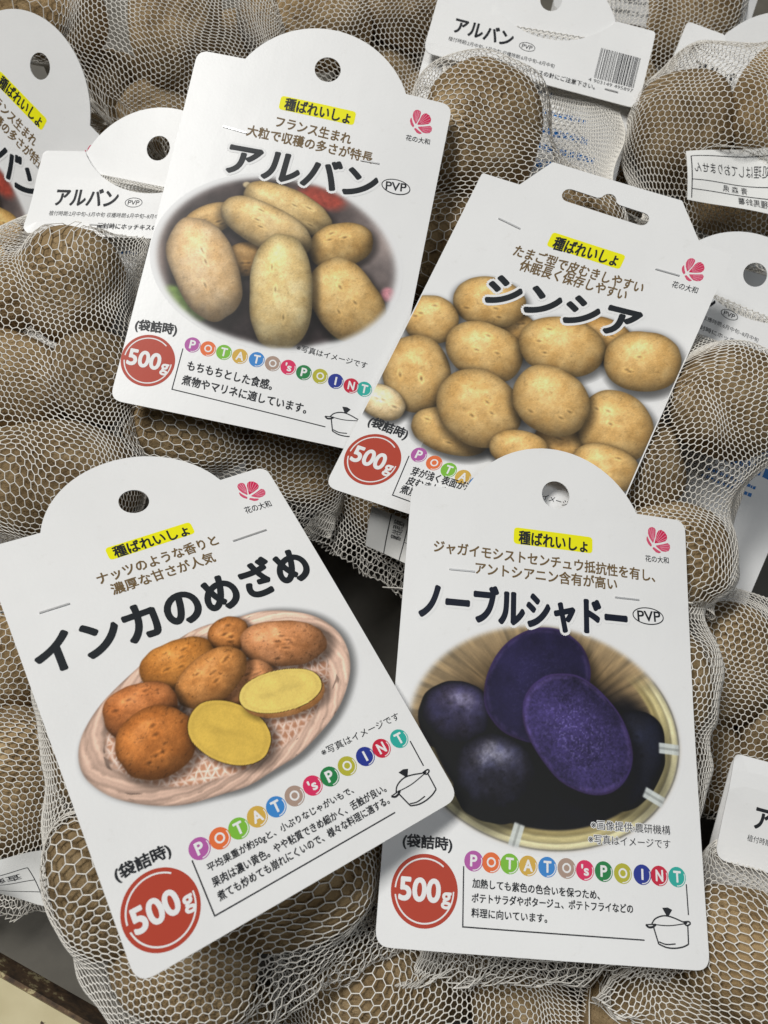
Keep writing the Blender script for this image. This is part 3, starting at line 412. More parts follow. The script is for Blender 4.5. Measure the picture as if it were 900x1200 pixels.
def emblem(p, cx, cy, k=1.0):
    """fan of five pink petals"""
    rot = math.radians(7); q = .0226 * k
    def tf(P):
        P = (np.array(P, float) - (400, 420)) * (q, -q); c, s = math.cos(rot), math.sin(rot)
        return P @ np.array([[c, s], [-s, c]]) + (cx, cy)
    pk, rd = ink(206, 84, 112), ink(203, 42, 84)
    for pts, c in (([(310, 468), (262, 380), (246, 310), (258, 245), (290, 212), (335, 203), (375, 222), (386, 252), (368, 340)], pk),
                   ([(332, 470), (368, 380), (400, 300), (436, 258), (480, 246), (535, 280), (566, 340), (560, 395), (525, 432), (430, 458)], rd),
                   ([(342, 505), (460, 484), (560, 460), (592, 492), (588, 545), (555, 590), (500, 604), (440, 596), (390, 556)], pk),
                   ([(265, 527), (225, 478), (206, 420), (212, 375), (228, 352), (252, 425), (287, 497)], pk),
                   ([(283, 548), (312, 528), (368, 572), (432, 612), (385, 630), (335, 612)], pk)):
        p.poly(rounded(tf(pts), .25), c, .04)
    for a, b in (((372, 420), (500, 262)), ((378, 432), (535, 292)), ((388, 445), (556, 340)), ((400, 452), (556, 392)), ((368, 400), (455, 262)),
                 ((318, 420), (320, 225)), ((306, 400), (280, 240)), ((328, 400), (356, 232)), ((420, 515), (580, 490)), ((425, 535), (575, 540)), ((430, 555), (540, 590))):
        p.ribbon(tf([a, b]), .10, ink(238, 190, 205), .06)

def pot_drawing(p, cx, cy, k=1.0):
    q = .0256 * k
    def tf(P): return (np.array(P, float) - (432, 400)) * (q, -q) + (cx, cy)
    for pts, w in (([(212, 345), (255, 292), (330, 258), (410, 250), (500, 268), (600, 300), (655, 312)], .40), ([(215, 347), (350, 353), (450, 348), (560, 330), (655, 312)], .30),
                   ([(140, 358), (175, 382), (222, 376), (262, 350)], .62), ([(138, 358), (200, 352), (262, 346)], .35), ([(610, 300), (678, 294), (692, 315), (650, 336), (612, 312)], .45),
                   ([(232, 372), (262, 470), (287, 548)], .42), ([(287, 548), (380, 577), (480, 580), (580, 562), (655, 530)], .42), ([(660, 335), (658, 440), (655, 530)], .42), ([(290, 525), (380, 546), (495, 535)], .36)):
        p.ribbon(tf(pts), w, BLACK, .06)
    p.poly(tf([(350, 168), (420, 160), (476, 182), (430, 248), (400, 248)]), BLACK, .06)

DISC = [('P', (176, 92, 162)), ('O', (224, 112, 62)), ('T', (124, 184, 62)), ('A', (206, 168, 76)), ('T', (62, 132, 200)), ('O', (168, 144, 130)), ("'s", (212, 52, 96)), ('P', (42, 126, 72)), ('O', (178, 174, 60)), ('I', (44, 58, 142)), ('N', (194, 42, 66)), ('T', (52, 168, 156))]
def letter_row(p, pts, r=2.85):
    for (ch, c), (x, y) in zip(DISC, pts):
        p.poly(arc(x, y, r, 0, 350, 36), ink(*c), .04)
        p.ribbon(arc(x, y, r - .38, -95, 25, 14), .26, WHITE, .06, smooth=False)
        if ch == 'O': p.ribbon(arc(x, y + .1, 1.15, 0, 340, 18), .5, WHITE, .06, closed=True, smooth=False)
        else:
            h = 3.0 if ch != "'s" else 2.9; w = {'P': 1.9, 'T': 2.2, 'A': 2.6, 'I': .6, 'N': 2.2, "'s": 2.2}[ch]
            p.text(ch, (x - w / 2, y + .1, x + w / 2, y + .1, h), WHITE, .03 if ch != 'I' else .01, .07)
def badge(p, x, y, r):
    p.poly(arc(x, y, r, 0, 354, 64), ink(176, 66, 48), .03)
    p.ribbon(arc(x, y, r * .87, 52, 178, 40), .42, WHITE, .05, smooth=False)
    p.ribbon(arc(x, y, r * .87, 190, 362, 50), .42, WHITE, .05, smooth=False)
    p.text('500', (x - .74 * r, y + .02 * r, x + .46 * r, y + .02 * r, .60 * r), WHITE, .034, .07)
    p.text('g', (x + .53 * r, y - .22 * r, x + .80 * r, y - .22 * r, .42 * r), WHITE, .03, .07)

def slip_clip(pic, key, margin=.4):
    out = SHAPE[key][0]; c = out.mean(0)
    P = np.stack([pic.X.ravel(), pic.Y.ravel()], 1)
    return inside(P, out * (1 - margin / 50)).reshape(pic.X.shape)

def picture_alban(card, parent):
    D = CARD['alban']; pic = Picture(-50, 46, -42, 30)
    c = np.array([-2.6, -5.9]); u, v, M = pic.uv(c, (c[0] + 45.6, c[1] + 4.0), (c[0] - 3.5, c[1] + 33.4))
    r = np.sqrt(u * u + v * v); m = 1 - sm(.90, 1.03, r)
    f = fbm(pic.X * .08, pic.Y * .08, 5, 4)
    base = np.array([58, 50, 50.]) + (f[..., None] - .5) * np.array([90, 80, 74.])
    base = base + sm(.2, .95, u)[..., None] * sm(-.7, .3, v)[..., None] * np.array([88, 84, 80.])
    base = base + sm(.72, 1.0, -u)[..., None] * np.array([60, 50, 42.])
    base *= (1 + .5 * (fbm(r * 9 + u, np.arctan2(v, u) * 2, 77, 3) - .5) * sm(.7, .9, r) * sm(.1, -.4, u))[..., None]
    pic.over(base, m)
    def blob(p, rx, ry, col, soft=.5):
        d = np.sqrt(((pic.X - p[0]) / rx) ** 2 + ((pic.Y - p[1]) / ry) ** 2) + .4 * (f - .5)
        pic.over(np.asarray(col, float) * (.8 + .5 * fbm(pic.X * .5, pic.Y * .5, 3))[..., None], (1 - sm(1 - soft, 1, d)) * m)
    e = D['extra']
    blob(e[0], 13, 6.5, (150, 66, 54)); blob(e[1], 9, 5.5, (128, 160, 78)); blob((e[1][0] + 7, e[1][1] - 5), 7, 4, (140, 170, 96))
    blob(e[2], 4, 3.6, (222, 150, 160)); blob(e[3], 8, 2.6, (66, 92, 52)); blob((-20, 21), 2.0, 1.6, (220, 200, 160))
    P = D['pots']; sav = pic.A.copy()
    for i, (k, col, n) in enumerate(((0, (178, 146, 98), 2.1), (1, (140, 108, 66), 2.1), (2, (200, 172, 122), 2.25), (4, (186, 152, 98), 2.1), (3, (202, 174, 126), 2.2), (5, (212, 180, 138), 2.35), (6, (202, 168, 112), 2.25), (7, (218, 194, 142), 2.55))):
        pic.potato([np.array(P[k][0]) + (np.array(x_) - np.array(P[k][0])) * (1.08 if j_ == 1 else .99) for j_, x_ in enumerate(P[k])], np.array(col) * np.array([1.22, 1.21, 1.17]), n=n, seed=11 + i, wob=.05, mott=.10, spec=.07, amb=.52, rim=.34, spots=.22)
    pic.C += (229 - pic.C) * sm(.94, 1.03, r)[..., None]
    pic.A = np.minimum(pic.A, m)
    return pic.build('printed_photo', card, parent)

def picture_cyn(card, parent):
    D = CARD['cyn']; pic = Picture(-49.6, 49.6, -46, 30)
    P = D['pots']
    for i, p in enumerate(P):
        col = (206, 170, 112) if i not in (0, 1, 2) else (186, 148, 92)
        if i == len(P) - 1: col = (228, 206, 168)
        # soft printed shadow on the white ground
        u, v, M = pic.uv(*p); us = np.sqrt((u - .06) ** 2 + (v - .10) ** 2)
        sh = (1 - sm(.85, 1.28, us)) * .55
        pic.C *= (1 - sh * .75)[..., None]; pic.A = np.maximum(pic.A, sh)
        pic.potato(p, np.array(col) * np.array([1.15, 1.13, 1.08]), n=2.2, seed=41 + i, wob=.035, mott=.09, spots=.25, spec=.13, amb=.56, shadow=.35, rim=.30, light=(-.30, .45, .8), eyes=3)
    fade = sm(-46, -38, pic.Y) ; fade = np.where(pic.X > -25, 1, fade)
    pic.C += (229 - pic.C) * (1 - fade)[..., None]
    return pic.build('printed_photo', card, parent, clip=slip_clip(pic, 'cyn'))

def picture_inca(card, parent):
    D = CARD['inca']; pic = Picture(-47, 46, -38, 18)
    B = np.array(D['basket']); ctr = np.array([-1.8, -10.4])
    ang = np.arctan2(pic.Y - ctr[1], pic.X - ctr[0]); rad = np.hypot(pic.X - ctr[0], pic.Y - ctr[1])
    ba = np.arctan2(B[:, 1] - ctr[1], B[:, 0] - ctr[0]); br = np.hypot(B[:, 0] - ctr[0], B[:, 1] - ctr[1]); o = np.argsort(ba)
    ba, br = ba[o], br[o]; ba = np.concatenate([ba[-2:] - 2 * np.pi, ba, ba[:2] + 2 * np.pi]); br = np.concatenate([br[-2:], br, br[:2]])
    k = np.linspace(-np.pi, np.pi, 721); R0 = np.interp(k, ba, br); ker = np.ones(41) / 41; R0 = np.convolve(np.concatenate([R0[-61:-1], R0, R0[1:61]]), ker, 'same')[60:-60]
    R = np.interp(ang, k, R0); q = rad / R
    # printed drop shadow to the lower right
    rs = np.hypot(pic.X - ctr[0] - 1.2, pic.Y - ctr[1] + 1.3) / R; sh = (1 - sm(.965, 1.06, rs)) * .7
    pic.C *= (1 - sh * .72)[..., None]; pic.A = np.maximum(pic.A, sh)
    m = 1 - sm(.992, 1.006, q)
    f = fbm(pic.X * .3, pic.Y * .3, 9, 4)
    twist = np.sin(ang * 17 + q * 62 + 3.0 * f); fine = np.sin(ang * 40 + q * 150 + 6 * f)
    lit = .5 + .5 * np.sin(ang + .6)
    rim = np.array([240, 202, 180.]) * (.84 + .18 * lit + .075 * twist + .045 * fine + .12 * (f - .5))[..., None] * (1 - .35 * sm(.90, .97, vnoise(ang * 9 + q * 20, q * 34 - ang * 4, 4)))[..., None]
    # woven bottom: crossing strips with dark gaps
    w = 0
    for a_ in (15, 75, 135):
        t = math.radians(a_); s_ = (pic.X * math.cos(t) + pic.Y * math.sin(t)) * 2.3 + 6.5 * fbm(pic.X * .2, pic.Y * .2, a_, 3)
        w = np.maximum(w, np.abs(np.sin(s_ * .62)) ** 7 * (.55 + .8 * vnoise(pic.X * .7, pic.Y * .7, a_)))
    inner = np.array([196, 142, 112.]) + w[..., None] * np.array([50, 72, 84.]) + (f[..., None] - .5) * 40
    inner *= (.88 + .14 * sm(-40, 10, -pic.X))[..., None]
    body = rim + (inner - rim) * (1 - sm(.80, .845, q))[..., None]
    body *= (1 - .20 * np.exp(-((q - .835) / .025) ** 2) * (.6 + .4 * np.sin(ang - .5)))[..., None]
    body *= (1 - .22 * sm(.965, 1.0, q))[..., None]
    pic.over(body, m)
    P = [[np.array(q[0])] + [np.array(q[0]) + (np.array(x) - np.array(q[0])) * (1.05 if i_ < 7 else 1.03) for x in q[1:]] for i_, q in enumerate(D['pots'])]
    for i in range(9):
        if i < 7:
            col = [(184, 118, 62), (208, 142, 94), (200, 130, 60), (214, 144, 92), (208, 140, 76), (196, 120, 66), (194, 118, 56)][i]
            pic.potato(P[i], np.array(col) * 1.1, n=2.2, seed=71 + i, wob=.06, mott=.18, spots=.55, spec=.09, amb=.54, rim=.26, eyes=5, light=(-.2, .65, .7))
        else:
            p = [np.array(x) for x in P[i]]
            if i == 8: pic.potato([p[0] + (.3, -1.5), p[1] + (.3, -1.5), p[2] + (.3, -1.5)], (205, 142, 84), seed=90, shadow=.4, wob=.02, amb=.8, rim=.15)
            u, v, r, mm_ = pic.potato([p[0], p[1], p[2]], (160, 118, 52), seed=91 + i, wob=.02, shadow=.5 if i == 7 else 0, eyes=0)
            face = 1 - sm(.972, .995, r)
            g = fbm(pic.X * .3, pic.Y * .3, i, 3); grain = fbm(pic.X * 2, pic.Y * 2, i, 2)
            col = np.array([220, 184, 84.] if i == 7 else [232, 204, 112.]) * (1 + .10 * (g - .5) + .06 * (grain - .5))[..., None]
            col = col * (1 - .05 * np.exp(-((v * 3 + .3 * np.sin(u * 4)) ** 2) * 6) * sm(.75, .4, np.abs(u)))[..., None]
            col = col * (1 - .05 * np.exp(-((r - .88) / .05) ** 2))[..., None]
            pic.over(col, face)
    return pic.build('printed_photo', card, parent)

def picture_noble(card, parent):
    D = CARD['noble']; pic = Picture(-50, 50, -44, 30)
    c = np.array([-0.4, -7.2]); u, v, M = pic.uv(c, (c[0] + 45.5, c[1] + .6), (c[0] - .4, c[1] + 35.0))
    r = np.sqrt(u * u + v * v); ang = np.arctan2(v, u)
    f = fbm(pic.X * .10, pic.Y * .10, 3, 4); st = fbm(ang * 22, r * 2.0, 8, 3)
    m = 1 - sm(.93, 1.03, r)
    wall = np.array([118, 96, 66.]) * (.72 + .75 * (st - .35) + .5 * (f - .5))[..., None]
    wall = wall + sm(.55, 1.0, r)[..., None] * np.array([52, 50, 44.])
    pic.over(wall, m)
    lower = sm(.25, -.35, v + .25 * np.abs(u)) 
    pic.over(np.array([14, 14, 20.]) + (f[..., None] - .5) * 10, (1 - sm(.74, .90, np.sqrt((u * 1.0) ** 2 + ((v + .10) * 1.06) ** 2))) * sm(.55, .1, v - .15 * u) * m)
    # bamboo rim along the lower right, then its bindings
    low = sm(.42, .12, v - .35 * np.clip(u, 0, 1)) * sm(-.86, -.60, u + .25 * (v < -.2))
    for r0, w_, col in ((.845, .030, (150, 136, 92)), (.895, .032, (188, 176, 128)), (.95, .030, (206, 198, 158))):
        band = np.exp(-((r - r0) / w_) ** 4) * low
        pic.over(np.asarray(col, float) * (.78 + .4 * np.clip((r0 + w_ * .4 - r) / w_ / 2 + .5, 0, 1) + .25 * (fbm(ang * 9, r * 40, 6) - .5))[..., None], band)
        pic.mul(.55, np.exp(-((r - r0 - w_) / .008) ** 2) * low)
    P = D['pots']
    pic.potato(P[0], (40, 42, 58), seed=101, spots=.2, spec=.03, amb=.5, rim=.6, shadow=.4)
    pic.potato(P[1], (70, 64, 98), seed=102, spots=.5, spec=.26, amb=.12, rim=.8, shadow=.5, light=(.1, .75, .62), mott=.3)
    def cut(p, col, edge, seed, sheen):
        uu, vv, rr, mm_ = pic.potato(p, edge, seed=seed, wob=.03, shadow=.55, eyes=0, spots=0, amb=.8, rim=.25, mott=.1)
        g = fbm(pic.X * .22, pic.Y * .22, seed, 4); fine = fbm(pic.X * 1.5, pic.Y * 1.5, seed + 1, 4)
        band = np.exp(-((uu * .8 + vv * .5 + .15) / .38) ** 2)
        C = np.asarray(col, float) * (1 + .5 * (g - .5) + sheen * (fine - .5) * 2.6 + .22 * band)[..., None]
        C = C + (sheen * 130 * sm(.66, .82, vnoise(pic.X * 2.1, pic.Y * 2.1, seed + 5)) * sm(1.0, .2, rr))[..., None] * np.array([.8, .8, 1.0])
        C = C * (1 - .30 * sm(.1, -.9, vv * .9 + uu * .2 + .2 * (g - .5)) * (seed == 107))[..., None]
        C = C + (22 * np.exp(-((rr - .93) / .035) ** 2) * sm(.3, .7, g + .1))[..., None] * np.array([.9, .7, 1.0])
        pic.over(C, 1 - sm(.945, .985, rr))
    cut(P[2], (32, 28, 58), (74, 54, 110), 105, .08)
    pic.potato(P[3], (58, 56, 76), seed=103, spots=.6, spec=.30, amb=.12, rim=.8, shadow=.5, light=(-.1, .8, .6), mott=.4)
    cut(P[4], (52, 44, 86), (84, 64, 126), 107, .30)
    for a_ in (-103, -31, -2):
        t = math.radians(a_); px_, py_ = c[0] + 45.5 * .905 * math.cos(t), c[1] + 35 * .905 * math.sin(t)
        d = np.array([math.cos(t) * 45.5, math.sin(t) * 35]); d /= np.linalg.norm(d)
        al = (pic.X - px_) * d[0] + (pic.Y - py_) * d[1]; ac = -(pic.X - px_) * d[1] + (pic.Y - py_) * d[0]
        bm = (1 - sm(3.0, 3.9, np.abs(al))) * (1 - sm(1.4, 1.9, np.abs(ac))) * .92
        pic.over(np.array([206, 212, 210.]) * (.80 + .22 * sm(.15, .6, np.abs(ac)) - .15 * sm(1.0, 3.5, al))[..., None], bm)
    pic.C += (229 - pic.C) * sm(.955, 1.03, r)[..., None]
    pic.A = np.minimum(pic.A, m)
    return pic.build('printed_photo', card, parent, clip=slip_clip(pic, 'noble'))

PICT = {'alban': picture_alban, 'cyn': picture_cyn, 'inca': picture_inca, 'noble': picture_noble}
WORDS = {
 'alban': dict(title='アルバン', s1='フランス生まれ', s2='大粒で収穫の多さが特長', note='※写真はイメージです', d1='もちもちとした食感。', d2='煮物やマリネに適しています。'),
 'cyn': dict(title='シンシア', s1='たまご型で皮むきしやすい', s2='休眠長く保存しやすい', note='※写真はイメージです', d1='芽が浅く表面が滑', d2='皮むきしやすい。', d3='煮崩れしにくい。'),
 'inca': dict(title='インカのめざめ', s1='ナッツのような香りと', s2='濃厚な甘さが人気', note='※写真はイメージです', d1='平均果重が約50gと、小ぶりなじゃがいもで、', d2='果肉は濃い黄色。やや粘質できめ細かく、舌触が良い。', d3='煮ても炒めても崩れにくいので、様々な料理に適する。'),
 'noble': dict(title='ノーブルシャドー', s1='ジャガイモシストセンチュウ抵抗性を有し、', s2='アントシアニン含有が高い', n1='※画像提供:農研機構', n2='※写真はイメージです', d1='加熱しても紫色の色合いを保つため、', d2='ポテトサラダやポタージュ、ポテトフライなどの', d3='料理に向いています。')}

def staple(card, seg, parent, off=.35):
    p, q = np.array(seg[:2]), np.array(seg[2:4]); d = (q - p) / np.linalg.norm(q - p); n = np.array([-d[1], d[0]]) * .26
    pts = [p + d * .0, p + d * .5, q - d * .5, q]; zz = [-.6, off, off, -.6]; V = []; F = []
    for t, z in zip(pts, zz):
        V += [card.map([t - n], z)[0], card.map([t + n], z)[0], card.map([t + n * .8], z - .28)[0], card.map([t - n * .8], z - .28)[0]]
    for i in range(3):
        for j in range(4): F.append((4 * i + j, 4 * i + (j + 1) % 4, 4 * i + 4 + (j + 1) % 4, 4 * i + 4 + j))
    mesh('staple', V, F, STEEL, parent)

def front_card(key, card, bag, src=None):
    src = src or key; D = CARD[src]; W = WORDS[src]
    body = card_mesh('header_card', card, *SHAPE[src], bag)
    PICT[src](card, body)
    p = Print(card); x0, y0, x1, y1, h = D['pill']
    cx, cy = (x0 + x1) / 2, (y0 + y1) / 2; hw = math.hypot(x1 - x0, y1 - y0) / 2; h = h * .95
    p.poly(rounded([(cx - hw, cy - h / 2), (cx + hw, cy - h / 2), (cx + hw, cy + h / 2), (cx - hw, cy + h / 2)], 1.4), ink(240, 230, 24), .03)
    p.text('種ばれいしょ', D['pillt'], BLACK, .03, .06); p.build('yellow_heading', body)
    p = Print(card)
    p.text(W['s1'], D['s1'], BROWN, .028); p.text(W['s2'], D['s2'], BROWN, .028); p.build('slogan_lettering', body)
    p = Print(card); bold = {'alban': .038, 'cyn': .045, 'inca': .040, 'noble': .042}[src]
    if src != 'inca': p.text(W['title'], D['title'], WHITE, bold + .07, .06, shear=.08 if src == 'alban' else 0)
    p.text(W['title'], D['title'], ink(34, 38, 42) if src != 'noble' else ink(22, 28, 42), bold, .09, shear=.08 if src == 'alban' else 0); p.build('title_lettering', body)
    p = Print(card); emblem(p, *D['logo']); p.text('花の大和', D['brand'], BLACK, .012); p.build('petal_emblem', body)
    p = Print(card); c5 = D['c500']; p.text('(袋詰時)', D['bag'], BLACK, .035); badge(p, *c5, {'noble': 9.9, 'inca': 9.6, 'alban': 9.7, 'cyn': 9.9}[src]); p.build('weight_badge', body)
    p = Print(card); letter_row(p, D['discs']); p.build('letter_row', body)
    p = Print(card); hh = {'alban': 1.0, 'cyn': 1.0, 'inca': 1.0, 'noble': 1.0}[src]
    for k in ('d1', 'd2', 'd3'):
        if k in W: p.text(W[k], D[k], BLACK, .029)
    for k in ('note', 'n1', 'n2'):
        if k in W:
            if src == 'noble': p.text(W[k], D[k], WHITE, .075, .05)
            p.text(W[k], D[k], BLACK, .006, .09)
    B = D['box']; B = [B[0], B[1], B[2]]
    p.ribbon([B[0], B[1]], .38, BLACK, .05); p.ribbon([np.array(B[1]) - (.19, 0), B[2]], .38, BLACK, .055)
    if 'box2' in D: p.ribbon(D['box2'], .38, BLACK, .05)
    p.build('description_lettering', body)
    if 'pot' in D: p = Print(card); pot_drawing(p, D['pot'][0], D['pot'][1] + .2); p.build('pot_drawing', body)
    if 'pvp' in D:
        p = Print(card); x0, y0, x1, y1, h = D['pvp']; e = arc((x0 + x1) / 2, (y0 + y1) / 2, (x1 - x0) / 2 - .2, 0, 350, 40, ry=2.8)
        p.poly(e, WHITE, .08)
        p.ribbon(e, .36, BLACK, .10, closed=True, smooth=False); p.text('PVP', D['pvpt'], BLACK, .022, .10); p.build('variety_mark', body)
    for s in D['st']: staple(card, s, body)
    return body

FLAP_DY = {'flap_top': -4.5, 'flap_left': -2.5}
def flap_outline(dy):
    R = 36.6; a = math.degrees(math.asin(31.6 / R)); A = arc(0, 71 + R * math.cos(math.radians(a)), R, 270 + a, 270 - a, 24)
    b = rounded([(50, 36 + dy), (50, 71), (-50, 71), (-50, 36 + dy)], [4.5, 2.5, 2.5, 4.5])
    return np.concatenate([b[:14], A, b[14:]])
def barcode(p, x0, x1, y0, y1, text=True):
    rg = np.random.default_rng(3); x = x0; w = (x1 - x0) / 95
    bits = '101' + ''.join(rg.choice(['0001101', '0011001', '0010011', '0111101', '0100011', '0110001']) for _ in range(6)) + '01010' + ''.join(rg.choice(['1110010', '1100110', '1101100', '1000010', '1011100']) for _ in range(6)) + '101'
    i = 0
    while i < 95:
        if bits[i] == '1':
            j = i
            while j < 95 and bits[j] == '1': j += 1
            p.poly([(x0 + i * w, y0), (x0 + j * w, y0), (x0 + j * w, y1), (x0 + i * w, y1)], BLACK, .05); i = j
        else: i += 1
    if text: p.text('4 903149 495897', (x0 - 2.2, y0 - 1.4, x1, y0 - 1.4, 1.7), BLACK, .004)
SLOPE = {'flap_edge': 9.0, 'flap_left': 6.0, 'flap_corner': 6.0}
def flap_lift(key, y):
    return .5 + 2.4 * np.clip((71 - y) / 12, 0, 1) ** .6 + SLOPE.get(key, 3.0) * np.clip((71 - y) / 35, 0, 1) ** 2
def flipped_card(key, bag, bar=True):
    """back of the printed card under the net, and the folded-over flap stapled above it"""
    card = CARDS[key]
    back = card_mesh('header_card', card, round_top(49.8, 70.6, -70.0, 31.4, 89.4), [arc(0, 73, 5.0, 0, 345, 24)], bag)
    p = Print(card); bl = ink(36, 116, 190)
    rg = np.random.default_rng(5)
    for y, h, x0, x1 in ((22, 2.4, -2, 30), (13, 3.4, 4, 30), (5.5, 3.4, 6, 38), (-3, 4.6, 4, 36), (-9, 1.6, 12, 34), (-12.5, 1.6, 12, 34), (30, 1.6, -12, 12)):
        x = x0
        while x < x1:
            w = rg.uniform(.8, 2.2) * h * .45
            p.poly(rounded([(x, y), (x + w, y), (x + w, y + h * rg.uniform(.7, 1)), (x, y + h * rg.uniform(.7, 1))], .2), bl, .04); x += w + .32 * h * rg.uniform(.5, 1)
    p.build('blue_back_printing', back)
    def fn(xy, z):
        return card.map(xy, z + flap_lift(key, xy[:, 1]))
    dy = FLAP_DY.get(key, 0)
    flap = card_mesh('folded_flap', card, flap_outline(FLAP_DY.get(key, 0)), [], bag, fn=fn, grid=5)
    p = Print(card, fn)
    p.text('アルバン', (-39.3, 52.8 + dy, -12.3, 52.8 + dy, 7.4), BLACK, .03)
    p.ribbon(arc(-5.2, 51.2 + dy, 3.6, 0, 350, 30, ry=2.0), .28, BLACK, .06, closed=True, smooth=False); p.text('PVP', (-7.6, 51.2 + dy, -2.8, 51.2 + dy, 2.0), BLACK, .01)
    p.text('植付時期:2月中旬~5月中旬 収穫時期:6月中旬~8月中旬', (-40.5, 45.4 + dy, 9, 45.4 + dy, 2.2), BLACK, .004)
    p.text('開封時にホッチキスの針にご注意下さい。', (-18, 40.6 + dy, 29, 40.6 + dy, 2.4), BLACK, .01)
    if bar: barcode(p, 27.5, 46, 45 + dy, 60 + dy)
    p.build('flap_lettering', flap)
    class C2:  # staples through the flap
        map = staticmethod(lambda xy, z: fn(np.atleast_2d(np.asarray(xy, float)), z))
    staple(C2, (-22, 41 + dy, -15, 41 + dy), flap); staple(C2, (33, 41 + dy, 40, 41 + dy), flap)
    return back
# ------------------------------------------------------------------ potatoes and nets
def unit_potato(seed, sub):
    """unit sphere, lumpy, with a few shallow eyes"""
    n, k = 40, 28; V = [(0, 0, 1.0)]; F = []
    for i in range(1, k):
        th = math.pi * i / k
        for j in range(n): V.append((math.sin(th) * math.cos(2 * math.pi * j / n), math.sin(th) * math.sin(2 * math.pi * j / n), math.cos(th)))
    V.append((0, 0, -1.0)); V = np.array(V)
    for j in range(n): F.append((0, 1 + j, 1 + (j + 1) % n))
    for i in range(k - 2):
        a = 1 + i * n; F += [(a + j, a + n + j, a + n + (j + 1) % n, a + (j + 1) % n) for j in range(n)]
    a = 1 + (k - 2) * n; F += [(a + j, len(V) - 1, a + (j + 1) % n) for j in range(n)]
    rg = np.random.default_rng(seed); d = np.zeros(len(V))
    for f_ in (1.3, 2.1, 3.4, 5.5):
        for _ in range(3):
            w = rg.normal(size=3); w /= np.linalg.norm(w); d += (.028 / f_) * np.sin(f_ * 2.0 * (V @ w) + rg.uniform(0, 6.28))
    for _ in range(5):
        w = rg.normal(size=3); w /= np.linalg.norm(w); ang = np.arccos(np.clip(V @ w, -1, 1)); d -= .075 * np.exp(-(ang / .12) ** 2) - .03 * np.exp(-((ang - .26) / .1) ** 2)
    sup = (np.abs(V) ** 2.3).sum(1) ** (-1 / 2.3)
    V = V * (sup * (1 + d))[:, None]
    me = bpy.data.meshes.new('potato'); me.from_pydata([tuple(v) for v in V], [], F); me.update()
    me.polygons.foreach_set('use_smooth', np.ones(len(F), bool)); me.materials.append(SKIN)
    return me
POTATO = [unit_potato(s, 0) for s in range(8)]

FRONT = {k: CARDS[k] for k in ('alban', 'cyn', 'inca', 'noble')}
HALF = {'alban': (50, 71, -70), 'cyn': (50, 68, -67), 'inca': (48, 67, -66), 'noble': (50, 72, -71)}
def radius(p, d):
    """support of ellipsoid p along unit direction d"""
    A = np.stack(p['ax'], 1); return np.sqrt((((A.T @ d) * p['r']) ** 2).sum())
def under_cards(p, own=None, flip=False):
    for k, c in FRONT.items():
        for _ in range(2):
            xy, z = c.local(p['c']); x, y = xy[0]; hw, yt, yb = HALF[k]; g = .75 * p['r'][:2].mean()
            if -hw - g < x < hw + g and yb - g < y < yt + g:
                top = z[0] + radius(p, c.n) * 1.10
                if top > -1.6: p['c'] = p['c'] - c.n * (top + 1.6)
potatoes = {}
for bk, B in BAGS.items():
    L = []
    for (c, r, ax, ay, az) in B['pots']:
        p = dict(c=np.array(c), r=np.array(r), ax=[np.array(ax), np.array(ay), np.array(az)])
        L.append(p)
    potatoes[bk] = L
allp = [(bk, p) for bk, L in potatoes.items() for p in L]
view = np.array(cam.location) / MM
for it in range(40):
    for bk, p in allp:
        B = BAGS[bk]
        if B['flip']:
            c = CARDS[B['card']]; xy, z = c.local(p['c'])
            ex = xy[0, 1] + radius(p, c.y) * (.8 if bk in ('edge', 'top') else 1.08) - (36 if bk in ('edge', 'top') else 34)
            if ex > 0 and abs(xy[0, 0]) < 60: p['c'] = p['c'] - c.y * min(ex, 30)
            if abs(xy[0, 0]) < 52 and -72 < xy[0, 1] < 72:
                low = z[0] - radius(p, c.n)
                if low < .8: p['c'] = p['c'] + c.n * (.8 - low)
        under_cards(p)
    for i, (bi, a) in enumerate(allp):
        for bj, b in allp[i + 1:]:
            d = b['c'] - a['c']; D = np.linalg.norm(d)
            if D > 75: continue
            u = d / D; ov = .93 * (radius(a, u) + radius(b, u)) - D
            if ov > 0:
                # slide apart mostly along the line of sight of the lower one, so the pile keeps its plan
                lo, hi = (a, b) if a['c'][2] < b['c'][2] else (b, a)
                s = u if lo is b else -u
                lo['c'] = lo['c'] + s * ov * .35 + np.array([0, 0, -ov * .5]); hi['c'] = hi['c'] - s * ov * .15

FLAPS = ('flap_left', 'flap_top', 'flap_edge', 'flap_low')
for _ in range(3):
    for bk, p in allp: under_cards(p)

